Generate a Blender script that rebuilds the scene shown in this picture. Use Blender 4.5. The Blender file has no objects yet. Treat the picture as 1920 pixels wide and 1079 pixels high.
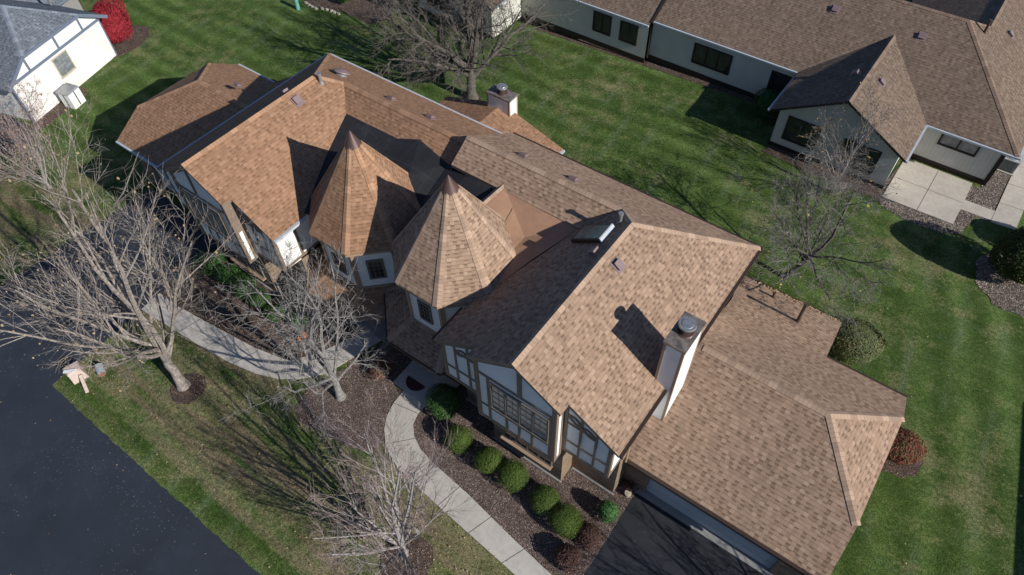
import bpy, math, random
from mathutils import Vector
random.seed(7)
R = math.radians
sc = bpy.context.scene
col = sc.collection

# ------------------------------------------------------------------ camera
cam = bpy.data.cameras.new("camera")
camo = bpy.data.objects.new("camera", cam); col.objects.link(camo)
cam.sensor_width = 36.0; cam.lens = 1315.065/1920*36
cam.clip_start = 0.1; cam.clip_end = 2000
P_, Y_, RO_ = R(51.797), R(-37.258), R(-1.485)
d_ = Vector((math.cos(P_)*math.sin(Y_), math.cos(P_)*math.cos(Y_), -math.sin(P_)))
r0 = Vector((math.cos(Y_), -math.sin(Y_), 0)); u0 = r0.cross(d_)
r_ = r0*math.cos(RO_)+u0*math.sin(RO_); u_ = -r0*math.sin(RO_)+u0*math.cos(RO_)
from mathutils import Matrix
CAM = Vector((6.699, -8.684, 25.336))
camo.matrix_world = Matrix(((r_.x, u_.x, -d_.x, CAM.x), (r_.y, u_.y, -d_.y, CAM.y), (r_.z, u_.z, -d_.z, CAM.z), (0, 0, 0, 1)))
sc.camera = camo

# ------------------------------------------------------------------ sky, sun, exposure
SD = Vector((-1.793, 0.05, -1)).normalized()
EL = math.asin(-SD.z)
w = bpy.data.worlds.new("World"); sc.world = w; w.use_nodes = True
nt = w.node_tree
bg = nt.nodes['Background']
sky = nt.nodes.new('ShaderNodeTexSky'); sky.sky_type = 'NISHITA'; sky.sun_disc = False
sky.sun_elevation = EL; sky.sun_rotation = math.atan2(-SD.x, -SD.y)
sky.air_density = 1.0; sky.dust_density = 0.6; sky.ozone_density = 1.4
tint = nt.nodes.new('ShaderNodeMix'); tint.data_type = 'RGBA'; tint.blend_type = 'MULTIPLY'; tint.inputs[0].default_value = 1.0
tint.inputs[7].default_value = (0.78, 0.96, 1.26, 1)
nt.links.new(sky.outputs[0], tint.inputs[6]); nt.links.new(tint.outputs[2], bg.inputs[0]); bg.inputs[1].default_value = 0.060
sl = bpy.data.lights.new("sun", 'SUN'); sl.energy = 4.9; sl.angle = R(0.5); sl.color = (1, 0.955, 0.89)
so = bpy.data.objects.new("sun", sl); col.objects.link(so)
so.rotation_euler = SD.to_track_quat('-Z', 'Y').to_euler()
sc.view_settings.view_transform = 'Standard'; sc.view_settings.look = 'None'
sc.view_settings.exposure = 0.23; sc.view_settings.gamma = 1

# ------------------------------------------------------------------ materials
class NT:
    """tiny node-building helper"""
    def __init__(s, name, rough=0.85, spec=0.25):
        s.m = bpy.data.materials.new(name); s.m.use_nodes = True
        s.t = s.m.node_tree; s.b = s.t.nodes['Principled BSDF']
        s.b.inputs['Roughness'].default_value = rough
        s.b.inputs['Specular IOR Level'].default_value = spec
    def n(s, k, **kw):
        x = s.t.nodes.new(k)
        for a, v in kw.items(): setattr(x, a, v)
        return x
    def l(s, a, b): s.t.links.new(a, b)
    def put(s, sock, v):
        if hasattr(v, 'links') or isinstance(v, bpy.types.NodeSocket): s.l(v, sock)
        elif isinstance(v, (tuple, list)) and len(v) == 3 and sock.type == 'RGBA': sock.default_value = (*v, 1)
        else: sock.default_value = v
    def m2(s, op, a, b=0.0, c=0.0):
        x = s.n('ShaderNodeMath', operation=op)
        s.put(x.inputs[0], a); s.put(x.inputs[1], b); s.put(x.inputs[2], c)
        return x.outputs[0]
    def mix(s, f, a, b, mode='MIX'):
        x = s.n('ShaderNodeMix', data_type='RGBA', blend_type=mode)
        s.put(x.inputs[0], f); s.put(x.inputs[6], a); s.put(x.inputs[7], b)
        return x.outputs[2]
    def noise(s, vec, scale, detail=3, rough=0.55):
        x = s.n('ShaderNodeTexNoise'); s.l(vec, x.inputs['Vector']) if vec is not None else None
        x.inputs['Scale'].default_value = scale; x.inputs['Detail'].default_value = detail
        x.inputs['Roughness'].default_value = rough
        return x.outputs[0]
    def ramp(s, f, stops):
        x = s.n('ShaderNodeValToRGB'); s.l(f, x.inputs[0]); cr = x.color_ramp
        while len(cr.elements) > 1: cr.elements.remove(cr.elements[-1])
        for i, (p, c) in enumerate(stops):
            e = cr.elements[0] if i == 0 else cr.elements.new(p)
            e.position = p; e.color = (*c, 1) if len(c) == 3 else c
        return x.outputs[0]
    def wn(s, x_, y_, z_=0.0):
        c = s.n('ShaderNodeCombineXYZ'); s.put(c.inputs[0], x_); s.put(c.inputs[1], y_); s.put(c.inputs[2], z_)
        x = s.n('ShaderNodeTexWhiteNoise', noise_dimensions='3D'); s.l(c.outputs[0], x.inputs[0])
        return x.outputs[0]
    def bump(s, h, strength=0.5, dist=0.02):
        x = s.n('ShaderNodeBump'); x.inputs['Strength'].default_value = strength; x.inputs['Distance'].default_value = dist
        s.l(h, x.inputs['Height']); s.l(x.outputs[0], s.b.inputs['Normal'])
    def obj(s): return s.n('ShaderNodeTexCoord').outputs['Object']
    def uv(s):
        x = s.n('ShaderNodeSeparateXYZ'); s.l(s.n('ShaderNodeTexCoord').outputs['UV'], x.inputs[0]); return x.outputs[0], x.outputs[1]
    def col(s, c): s.put(s.b.inputs['Base Color'], c)

def vary(c, k): return tuple(max(0, x*k) for x in c)
def plain(name, c, rough=0.7, spec=0.3, var=0.12, scale=3, metal=0.0, fine=40):
    t = NT(name, rough, spec); o = t.obj()
    n1 = t.noise(o, scale, 4); n2 = t.noise(o, fine, 2)
    f = t.m2('ADD', t.m2('MULTIPLY', n1, 0.7), t.m2('MULTIPLY', n2, 0.3))
    t.col(t.ramp(f, [(0.3, vary(c, 1-var)), (0.7, vary(c, 1+var))]))
    t.b.inputs['Metallic'].default_value = metal
    return t.m

def shingle(name, base, light, dark, E=0.143, tab=0.145, contrast=1.0, weather=0.10):
    t = NT(name, 0.95, 0.12); u, v = t.uv()
    r = t.m2('DIVIDE', v, E); row = t.m2('FLOOR', r); fv = t.m2('FRACT', r)
    off = t.m2('MULTIPLY', t.wn(row, 3.3, 1.0), 7.0)
    uu = t.m2('ADD', u, off)
    long_ = t.m2('FLOOR', t.m2('DIVIDE', uu, tab*1.0))
    tone = t.wn(row, long_, 5.0)
    tu = t.m2('DIVIDE', uu, tab); cell = t.m2('FLOOR', tu); fu = t.m2('FRACT', tu)
    rnd = t.wn(row, cell, 9.0)
    # tabs alternate raised / recessed with some irregularity
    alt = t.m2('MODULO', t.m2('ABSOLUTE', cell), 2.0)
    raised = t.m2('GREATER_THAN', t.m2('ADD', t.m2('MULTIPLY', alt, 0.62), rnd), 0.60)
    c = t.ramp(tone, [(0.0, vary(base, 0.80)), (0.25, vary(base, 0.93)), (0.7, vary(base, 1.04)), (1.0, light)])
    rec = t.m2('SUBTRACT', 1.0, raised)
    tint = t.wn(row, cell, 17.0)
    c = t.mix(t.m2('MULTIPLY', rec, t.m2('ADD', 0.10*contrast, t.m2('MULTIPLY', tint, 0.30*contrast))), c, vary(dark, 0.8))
    tab_shade = t.m2('MULTIPLY', rec, t.m2('GREATER_THAN', fv, 0.66))  # shadow beneath the raised tabs, painted into the recessed cells as a dark strip
    c = t.mix(t.m2('MULTIPLY', tab_shade, 0.50*contrast), c, vary(dark, 0.40))
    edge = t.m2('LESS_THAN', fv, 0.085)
    c = t.mix(t.m2('MULTIPLY', edge, 0.5*contrast), c, vary(dark, 0.3))  # gap line at each course bottom, its shade painted into the colour
    o = t.obj()
    big = t.noise(o, 0.35, 4); fine = t.noise(o, 55, 2, 0.7)
    c = t.mix(1.0, c, t.ramp(big, [(0.3, (1-weather,)*3), (0.7, (1+weather*0.6,)*3)]), 'MULTIPLY')
    c = t.mix(1.0, c, t.ramp(fine, [(0.3, (0.82,)*3), (0.7, (1.16,)*3)]), 'MULTIPLY')
    t.col(c)
    h = t.m2('ADD', t.m2('MULTIPLY', raised, 0.5), t.m2('SUBTRACT', 1.0, fv))
    h = t.m2('ADD', h, t.m2('MULTIPLY', fine, 0.25))
    t.bump(h, 0.75, 0.016)
    return t.m

def capmat(name, base, E=0.15):
    t = NT(name, 0.95, 0.12); u, v = t.uv()
    r = t.m2('DIVIDE', u, E); row = t.m2('FLOOR', r); f = t.m2('FRACT', r)
    c = t.ramp(t.wn(t.m2('FLOOR', t.m2('DIVIDE', u, E*2)), 2.0, 2.0), [(0, vary(base, 0.80)), (0.5, base), (1, vary(base, 1.16))])
    c = t.mix(t.m2('MULTIPLY', t.m2('LESS_THAN', f, 0.1), 0.45), c, vary(base, 0.35))
    fine = t.noise(t.obj(), 55, 2, 0.7)
    c = t.mix(1.0, c, t.ramp(fine, [(0.3, (0.85,)*3), (0.7, (1.12,)*3)]), 'MULTIPLY')
    t.col(c); t.bump(f, 0.6, 0.012); return t.m

def brick(name, c1, c2, mortar, bw=0.21, bh=0.072, ms=0.012):
    t = NT(name, 0.9, 0.2); x = t.n('ShaderNodeTexBrick')
    t.l(t.n('ShaderNodeTexCoord').outputs['UV'], x.inputs['Vector'])
    x.inputs['Color1'].default_value = (*c1, 1); x.inputs['Color2'].default_value = (*c2, 1); x.inputs['Mortar'].default_value = (*mortar, 1)
    x.inputs['Scale'].default_value = 1; x.inputs['Brick Width'].default_value = bw; x.inputs['Row Height'].default_value = bh
    x.inputs['Mortar Size'].default_value = ms; x.inputs['Bias'].default_value = -0.1
    n = t.noise(t.obj(), 1.2, 4); n2 = t.noise(t.obj(), 30, 2)
    c = t.mix(1.0, x.outputs[0], t.ramp(n, [(0.3, (0.85,)*3), (0.7, (1.1,)*3)]), 'MULTIPLY')
    c = t.mix(1.0, c, t.ramp(n2, [(0.3, (0.85,)*3), (0.7, (1.12,)*3)]), 'MULTIPLY')
    t.col(c); t.bump(t.m2('SUBTRACT', 1.0, x.outputs[1]), 0.5, 0.01); return t.m

def stucco(name, c):
    t = NT(name, 0.85, 0.2); o = t.obj()
    n = t.noise(o, 1.5, 5); f = t.noise(o, 60, 3)
    k = t.ramp(n, [(0.3, vary(c, 0.93)), (0.7, vary(c, 1.03))]); t.col(k); t.bump(f, 0.25, 0.01); return t.m

def siding(name, c, w_=0.2):
    t = NT(name, 0.75, 0.25); u, v = t.uv()
    f = t.m2('FRACT', t.m2('DIVIDE', u, w_)); g = t.m2('LESS_THAN', f, 0.07)
    n = t.noise(t.obj(), 1.2, 4)
    k = t.ramp(n, [(0.3, vary(c, 0.92)), (0.7, vary(c, 1.05))])
    t.col(t.mix(t.m2('MULTIPLY', g, 0.3), k, vary(c, 0.45))); t.bump(t.m2('SUBTRACT', 1.0, g), 0.6, 0.01); return t.m

def lawn(name):
    t = NT(name, 0.95, 0.08)
    o = t.obj(); sp = t.n('ShaderNodeSeparateXYZ'); t.l(o, sp.inputs[0]); X, Y = sp.outputs[0], sp.outputs[1]
    big = t.noise(o, 0.16, 5, 0.6); mid = t.noise(o, 1.1, 5, 0.65); fine = t.noise(o, 7, 4, 0.8); vfine = t.noise(o, 20, 3, 0.8)
    g = t.ramp(t.m2('MULTIPLY_ADD', mid, 0.75, 0.125), [(0.30, (0.034, 0.066, 0.015)), (0.5, (0.065, 0.104, 0.026)), (0.74, (0.112, 0.150, 0.046))])
    # mower passes behind the house (two directions) and along the street
    wob = t.m2('MULTIPLY', t.noise(o, 0.15, 2), 0.9)
    s1 = t.m2('SINE', t.m2('MULTIPLY', t.m2('ADD', Y, wob), 4.6))
    s2 = t.m2('SINE', t.m2('MULTIPLY', t.m2('ADD', t.m2('MULTIPLY', X, 0.94), t.m2('ADD', t.m2('MULTIPLY', Y, 0.30), wob)), 3.9))
    sel = t.m2('GREATER_THAN', X, 9.0)
    st = t.m2('ADD', t.m2('MULTIPLY', s1, t.m2('SUBTRACT', 1.0, sel)), t.m2('MULTIPLY', s2, sel))
    stm = t.m2('MULTIPLY_ADD', st, 0.5, 0.5)
    stn = t.m2('MULTIPLY', stm, t.ramp(t.noise(o, 0.25, 3), [(0.36, (0.35,)*3), (0.6, (1,)*3)]))
    g = t.mix(1.0, g, t.ramp(stn, [(0.0, (0.76, 0.80, 0.72)), (0.35, (0.96,)*3), (0.7, (1.14, 1.14, 1.16)), (1.0, (1.40, 1.36, 1.55))]), 'MULTIPLY')
    tr = t.m2('POWER', t.m2('ABSOLUTE', t.m2('SINE', t.m2('MULTIPLY', t.m2('ADD', t.m2('ADD', t.m2('MULTIPLY', X, 0.98), t.m2('MULTIPLY', Y, 0.12)), wob), 1.9))), 14.0)
    tr2 = t.m2('POWER', t.m2('ABSOLUTE', t.m2('SINE', t.m2('MULTIPLY', t.m2('ADD', t.m2('ADD', Y, t.m2('MULTIPLY', X, 0.08)), wob), 2.3))), 14.0)
    brk = t.ramp(t.noise(o, 0.33, 4), [(0.44, (0,)*3), (0.58, (1,)*3)])
    g = t.mix(t.m2('MULTIPLY', t.m2('MULTIPLY', t.m2('MAXIMUM', tr, t.m2('MULTIPLY', tr2, 0.45)), brk), 0.38), g, (0.125, 0.165, 0.09))
    sc_ = t.n('ShaderNodeVectorMath', operation='MULTIPLY'); t.l(o, sc_.inputs[0]); sc_.inputs[1].default_value = (0.16, 1.5, 1)
    stk = t.noise(sc_.outputs[0], 1.1, 4, 0.6); fr = t.m2('MULTIPLY', t.m2('LESS_THAN', Y, -1.0), t.ramp(t.m2('MULTIPLY_ADD', Y, 0.1, 1.0), [(0.19, (0.25,)*3), (0.36, (1,)*3)]))
    g = t.mix(t.m2('MULTIPLY', t.m2('MULTIPLY', t.ramp(stk, [(0.46, (0,)*3), (0.60, (1,)*3)]), fr), 0.8), g, (0.17, 0.125, 0.085))
    # straw-coloured worn patches
    front = t.m2('MULTIPLY', t.m2('MULTIPLY', t.m2('LESS_THAN', Y, 1.0), t.m2('GREATER_THAN', Y, -7.4)), t.m2('LESS_THAN', X, 3.0))
    tanf = t.ramp(t.m2('ADD', t.m2('MULTIPLY', big, 0.5), t.m2('ADD', t.m2('MULTIPLY', mid, 0.36), t.m2('ADD', t.m2('MULTIPLY', fine, 0.16), t.m2('MULTIPLY', front, 0.075)))), [(0.53, (0,)*3), (0.66, (1,)*3)])
    g = t.mix(t.m2('MULTIPLY', tanf, 0.75), g, (0.20, 0.17, 0.095))
    g = t.mix(1.0, g, t.ramp(fine, [(0.30, (0.50,)*3), (0.70, (1.5,)*3)]), 'MULTIPLY')
    g = t.mix(1.0, g, t.ramp(vfine, [(0.34, (0.38,)*3), (0.66, (1.66,)*3)]), 'MULTIPLY')
    t.col(g); t.bump(t.m2('ADD', vfine, fine), 0.8, 0.05); return t.m

def asphalt(name, c, speck=0.35):
    t = NT(name, 0.72, 0.35); o = t.obj()
    n = t.noise(o, 0.5, 5, 0.6); f = t.noise(o, 70, 3, 0.8)
    k = t.ramp(n, [(0.3, vary(c, 0.82)), (0.7, vary(c, 1.2))])
    k = t.mix(1.0, k, t.ramp(f, [(0.3, (0.75,)*3), (0.7, (1.3,)*3)]), 'MULTIPLY')
    v = t.n('ShaderNodeTexVoronoi'); t.l(o, v.inputs['Vector']); v.inputs['Scale'].default_value = 7
    d = t.m2('LESS_THAN', v.outputs['Distance'], 0.13)
    pick = t.ramp(t.noise(o, 0.28, 4, 0.7), [(0.45, (0,)*3), (0.62, (1,)*3)])
    k = t.mix(t.m2('MULTIPLY', t.m2('MULTIPLY', d, pick), speck), k, (0.26, 0.29, 0.32))
    v2 = t.n('ShaderNodeTexVoronoi'); t.l(o, v2.inputs['Vector']); v2.inputs['Scale'].default_value = 2.3
    d2 = t.m2('LESS_THAN', v2.outputs['Distance'], 0.06)
    k = t.mix(t.m2('MULTIPLY', d2, speck), k, (0.3, 0.27, 0.22))
    cr = t.n('ShaderNodeTexVoronoi', feature='DISTANCE_TO_EDGE'); cr.inputs['Scale'].default_value = 0.22
    wv = t.n('ShaderNodeVectorMath', operation='ADD'); t.l(o, wv.inputs[0]); nz = t.n('ShaderNodeTexNoise'); nz.inputs['Scale'].default_value = 1.4; nz.inputs['Detail'].default_value = 5; t.l(o, nz.inputs['Vector']); t.l(nz.outputs[1], wv.inputs[1]); t.l(wv.outputs[0], cr.inputs['Vector'])
    ck = t.m2('MULTIPLY', t.m2('LESS_THAN', cr.outputs['Distance'], 0.0035), t.ramp(t.noise(o, 0.21, 2), [(0.48, (0,)*3), (0.54, (1,)*3)]))
    k = t.mix(t.m2('MULTIPLY', ck, 0.18), k, vary(c, 2.2))
    st = t.ramp(t.noise(o, 0.16, 6, 0.75), [(0.52, (0,)*3), (0.7, (1,)*3)])
    k = t.mix(t.m2('MULTIPLY', st, 0.35), k, vary(c, 1.9))
    t.col(k); t.bump(f, 0.5, 0.01); return t.m

def gravel(name, c1, c2, scale=26):
    t = NT(name, 0.95, 0.1); o = t.obj()
    v = t.n('ShaderNodeTexVoronoi'); t.l(o, v.inputs['Vector']); v.inputs['Scale'].default_value = scale; v.inputs['Randomness'].default_value = 1
    wn = t.n('ShaderNodeTexWhiteNoise', noise_dimensions='3D'); t.l(v.outputs['Color'], wn.inputs[0])
    k = t.ramp(wn.outputs[0], [(0.0, vary(c1, 0.5)), (0.45, c1), (0.85, c2), (0.97, vary(c2, 1.7)), (1.0, (0.5, 0.44, 0.38))])
    k = t.mix(1.0, k, t.ramp(v.outputs['Distance'], [(0.15, (1.1,)*3), (0.8, (0.72,)*3)]), 'MULTIPLY')
    k = t.mix(1.0, k, t.ramp(t.noise(o, 1.3, 4), [(0.3, (0.8,)*3), (0.7, (1.15,)*3)]), 'MULTIPLY')
    t.col(k); t.bump(t.m2('SUBTRACT', 1.0, v.outputs['Distance']), 1.0, 0.03); return t.m

def concrete(name, c):
    t = NT(name, 0.85, 0.25); o = t.obj()
    n = t.noise(o, 0.9, 6, 0.65); f = t.noise(o, 45, 3, 0.7); s = t.noise(o, 5, 4, 0.7)
    k = t.ramp(n, [(0.3, vary(c, 0.86)), (0.7, vary(c, 1.08))])
    k = t.mix(1.0, k, t.ramp(s, [(0.25, (0.88,)*3), (0.6, (1.05,)*3)]), 'MULTIPLY')
    k = t.mix(1.0, k, t.ramp(f, [(0.3, (0.92,)*3), (0.7, (1.07,)*3)]), 'MULTIPLY')
    t.col(k); t.bump(f, 0.3, 0.005); return t.m

def bark(name, c1, c2, scale=9):
    t = NT(name, 0.95, 0.1); o = t.obj()
    n = t.noise(o, scale, 4, 0.7); f = t.noise(o, scale*5, 3, 0.7)
    k = t.ramp(t.m2('ADD', t.m2('MULTIPLY', n, 0.65), t.m2('MULTIPLY', f, 0.35)), [(0.35, c1), (0.62, c2)])
    t.col(k); t.bump(f, 0.7, 0.02); return t.m

def leafmat(name, cols, spec=0.2):
    t = NT(name, 0.7, spec); o = t.obj()
    n = t.noise(o, 18, 3, 0.8); b = t.noise(o, 3, 3)
    k = t.ramp(t.m2('ADD', t.m2('MULTIPLY', n, 0.7), t.m2('MULTIPLY', b, 0.3)), [(0.32+0.36*i/(len(cols)-1), c) for i, c in enumerate(cols)])
    t.col(k); return t.m

def glass(name, c=(0.02, 0.024, 0.026)):
    t = NT(name, 0.08, 0.6); o = t.obj()
    t.col(t.ramp(t.noise(o, 2.5, 2), [(0.35, c), (0.65, vary(c, 1.9))])); return t.m

M = {}
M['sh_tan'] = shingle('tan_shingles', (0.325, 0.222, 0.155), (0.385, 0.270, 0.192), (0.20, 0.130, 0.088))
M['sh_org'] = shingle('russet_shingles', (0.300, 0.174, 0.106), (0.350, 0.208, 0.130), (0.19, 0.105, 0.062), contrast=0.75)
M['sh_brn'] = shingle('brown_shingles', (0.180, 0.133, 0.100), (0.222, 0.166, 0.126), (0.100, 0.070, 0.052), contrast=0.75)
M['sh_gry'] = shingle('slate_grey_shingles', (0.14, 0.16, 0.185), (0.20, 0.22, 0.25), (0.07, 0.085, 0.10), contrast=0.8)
M['cap_tan'] = capmat('tan_ridge_caps', (0.355, 0.25, 0.18))
M['cap_org'] = capmat('russet_ridge_caps', (0.345, 0.205, 0.125))
M['cap_brn'] = capmat('brown_ridge_caps', (0.20, 0.143, 0.108))
M['cap_gry'] = capmat('grey_ridge_caps', (0.19, 0.215, 0.25))
M['mem_brn'] = concrete('brown_roof_membrane', (0.34, 0.20, 0.128))
def membrane(name, c):
    t = NT(name, 0.6, 0.3); o = t.obj(); sp = t.n('ShaderNodeSeparateXYZ'); t.l(o, sp.inputs[0])
    n = t.noise(o, 1.3, 6, 0.7); f = t.noise(o, 9, 5, 0.75)
    k = t.ramp(n, [(0.35, vary(c, 0.75)), (0.55, c), (0.75, vary(c, 2.0))])
    k = t.mix(1.0, k, t.ramp(f, [(0.3, (0.8,)*3), (0.7, (1.25,)*3)]), 'MULTIPLY')
    for ax, per in ((sp.outputs[0], 1.5), (sp.outputs[1], 2.4)):
        ln = t.m2('LESS_THAN', t.m2('FRACT', t.m2('DIVIDE', t.m2('ADD', ax, 0.35), per)), 0.03)
        k = t.mix(t.m2('MULTIPLY', ln, 0.22), k, vary(c, 2.2))
    t.col(k); t.bump(f, 0.2, 0.01); return t.m
M['mem_blk'] = membrane('black_roof_membrane', (0.021, 0.022, 0.025))
M['brick'] = brick('tan_brick', (0.30, 0.19, 0.11), (0.11, 0.075, 0.05), (0.21, 0.18, 0.15), 0.42, 0.075, 0.014)
M['white_brick'] = brick('painted_white_brick', (0.84, 0.81, 0.77), (0.76, 0.73, 0.69), (0.62, 0.60, 0.57), 0.21, 0.08, 0.012)
M['stucco'] = stucco('off_white_stucco', (0.74, 0.74, 0.72))
M['cream'] = siding('cream_board_siding', (0.56, 0.55, 0.49), 0.2)
M['timber'] = plain('brown_timber_trim', (0.195, 0.148, 0.112), 0.7)
M['timber_tan'] = plain('tan_timber_trim', (0.32, 0.225, 0.155), 0.7)
M['dark_trim'] = plain('dark_brown_trim', (0.03, 0.022, 0.018), 0.6)
M['gutter_w'] = plain('grey_white_gutter', (0.42, 0.45, 0.48), 0.45, 0.4)
M['gutter_d'] = plain('dark_bronze_gutter', (0.045, 0.028, 0.020), 0.45, 0.4)
M['vent'] = plain('mauve_brown_vent_metal', (0.20, 0.145, 0.145), 0.45, 0.4)
M['cap_metal'] = plain('brown_metal', (0.105, 0.062, 0.055), 0.4, 0.5, metal=0.3)
M['galv'] = plain('galvanised_metal', (0.36, 0.37, 0.38), 0.38, 0.5, 0.3, 6, 0.6)
M['rustgalv'] = plain('stained_galvanised_pan', (0.25, 0.21, 0.185), 0.4, 0.5, 0.75, 4, 0.45)
M['pipe_d'] = plain('dark_pipe_metal', (0.07, 0.045, 0.038), 0.45)
M['glass'] = glass('dark_window_glass')
M['curtain'] = glass('curtained_window_glass', (0.13, 0.14, 0.135))
M['skyglass'] = glass('skylight_glass', (0.05, 0.08, 0.085))
M['frame'] = plain('window_frame_brown', (0.15, 0.128, 0.11), 0.6)
M['white'] = plain('white_paint', (0.72, 0.72, 0.70), 0.6, 0.3, 0.04)
M['bluegrey'] = plain('blue_grey_trim', (0.13, 0.16, 0.21), 0.6)
M['gdoor'] = siding('pale_garage_door', (0.46, 0.46, 0.46), 9.0)
M['lawn'] = lawn('lawn_grass')
M['road'] = asphalt('street_asphalt', (0.025, 0.031, 0.042), 0.45)
M['drive'] = asphalt('sealed_driveway_asphalt', (0.016, 0.019, 0.025), 0.12)
M['walk'] = concrete('pale_concrete', (0.46, 0.43, 0.385))
M['nwalk'] = concrete('warm_concrete', (0.45, 0.41, 0.35))
M['apron'] = concrete('grey_concrete', (0.26, 0.26, 0.255))
M['gravel'] = gravel('lava_gravel', (0.135, 0.098, 0.084), (0.215, 0.165, 0.142), 34)
M['mulch'] = gravel('bark_mulch', (0.100, 0.070, 0.056), (0.165, 0.120, 0.097), 36)
M['ngravel'] = gravel('river_gravel', (0.13, 0.105, 0.088), (0.26, 0.215, 0.18), 22)
M['bark1'] = bark('grey_tan_bark', (0.085, 0.072, 0.064), (0.38, 0.335, 0.295))
M['bark2'] = bark('pale_lichen_bark', (0.055, 0.050, 0.047), (0.34, 0.325, 0.31), 14)
M['bark3'] = bark('mauve_grey_bark', (0.12, 0.105, 0.10), (0.42, 0.39, 0.38))
M['twigred'] = bark('reddish_twig_bark', (0.12, 0.085, 0.078), (0.34, 0.275, 0.26))
M['bark4'] = bark('dark_grey_bark', (0.035, 0.030, 0.027), (0.165, 0.148, 0.13))
M['bark4b'] = bark('grey_twig_bark', (0.06, 0.053, 0.048), (0.26, 0.24, 0.22))
M['box'] = leafmat('boxwood_leaves', [(0.020, 0.040, 0.008), (0.065, 0.105, 0.018), (0.12, 0.17, 0.035)])
M['brightgreen'] = leafmat('spruce_green_needles', [(0.02, 0.06, 0.015), (0.06, 0.14, 0.04), (0.11, 0.22, 0.07)])
M['darkgreen'] = leafmat('dark_evergreen_leaves', [(0.014, 0.040, 0.010), (0.040, 0.095, 0.022), (0.075, 0.15, 0.040)])
M['arbor'] = leafmat('arborvitae_sprays', [(0.014, 0.026, 0.006), (0.045, 0.065, 0.014), (0.10, 0.12, 0.028)])
M['barberry'] = leafmat('maroon_leaves', [(0.030, 0.016, 0.014), (0.080, 0.042, 0.035), (0.15, 0.085, 0.055)])
M['redleaf'] = leafmat('crimson_leaves', [(0.09, 0.010, 0.014), (0.25, 0.018, 0.028), (0.42, 0.045, 0.06)])
M['redgreen'] = leafmat('red_tinged_leaves', [(0.04, 0.06, 0.02), (0.10, 0.12, 0.045), (0.24, 0.035, 0.04), (0.34, 0.04, 0.05)])
M['viburnum'] = leafmat('green_and_russet_leaves', [(0.035, 0.055, 0.018), (0.085, 0.115, 0.045), (0.15, 0.16, 0.07), (0.42, 0.22, 0.07)])
M['orangeleaf'] = leafmat('orange_leaves', [(0.14, 0.07, 0.02), (0.32, 0.17, 0.05), (0.45, 0.24, 0.09)])
M['tanleaf'] = leafmat('dry_tan_leaves', [(0.20, 0.13, 0.07), (0.36, 0.26, 0.15), (0.52, 0.40, 0.24)])
M['pinkbud'] = leafmat('pinkish_dry_leaves', [(0.18, 0.09, 0.07), (0.34, 0.20, 0.16), (0.46, 0.31, 0.25)])
M['yellowleaf'] = leafmat('yellow_leaves', [(0.35, 0.28, 0.05), (0.5, 0.42, 0.08)])
M['litter'] = leafmat('fallen_leaves', [(0.22, 0.13, 0.06), (0.42, 0.30, 0.17), (0.60, 0.50, 0.30)])
M['pumpkin'] = leafmat('pumpkin_skin', [(0.70, 0.13, 0.01), (0.85, 0.24, 0.03)])
M['pink'] = plain('faded_pink_board', (0.50, 0.40, 0.35), 0.8, 0.2, 0.2, 12)
M['teal'] = plain('teal_utility_paint', (0.12, 0.33, 0.28), 0.5)
M['mat'] = plain('dark_red_doormat', (0.07, 0.03, 0.035), 0.95, 0.1, 0.5, 14)
M['mbox'] = plain('pale_blue_metal', (0.28, 0.36, 0.42), 0.4, 0.5)
M['stone'] = plain('pale_limestone', (0.42, 0.38, 0.30), 0.9, 0.2, 0.3, 9)
M['ac'] = plain('grey_condenser_metal', (0.30, 0.32, 0.33), 0.4, 0.5)
M['black'] = plain('black_metal', (0.015, 0.015, 0.016), 0.5)
M['rust'] = brick('rust_brick', (0.24, 0.09, 0.05), (0.15, 0.06, 0.04), (0.2, 0.17, 0.14))

# ------------------------------------------------------------------ mesh helpers
ROOT = {}
def gz(x): return max(-1.0, -0.04*max(0.0, -4.0-x))

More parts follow.
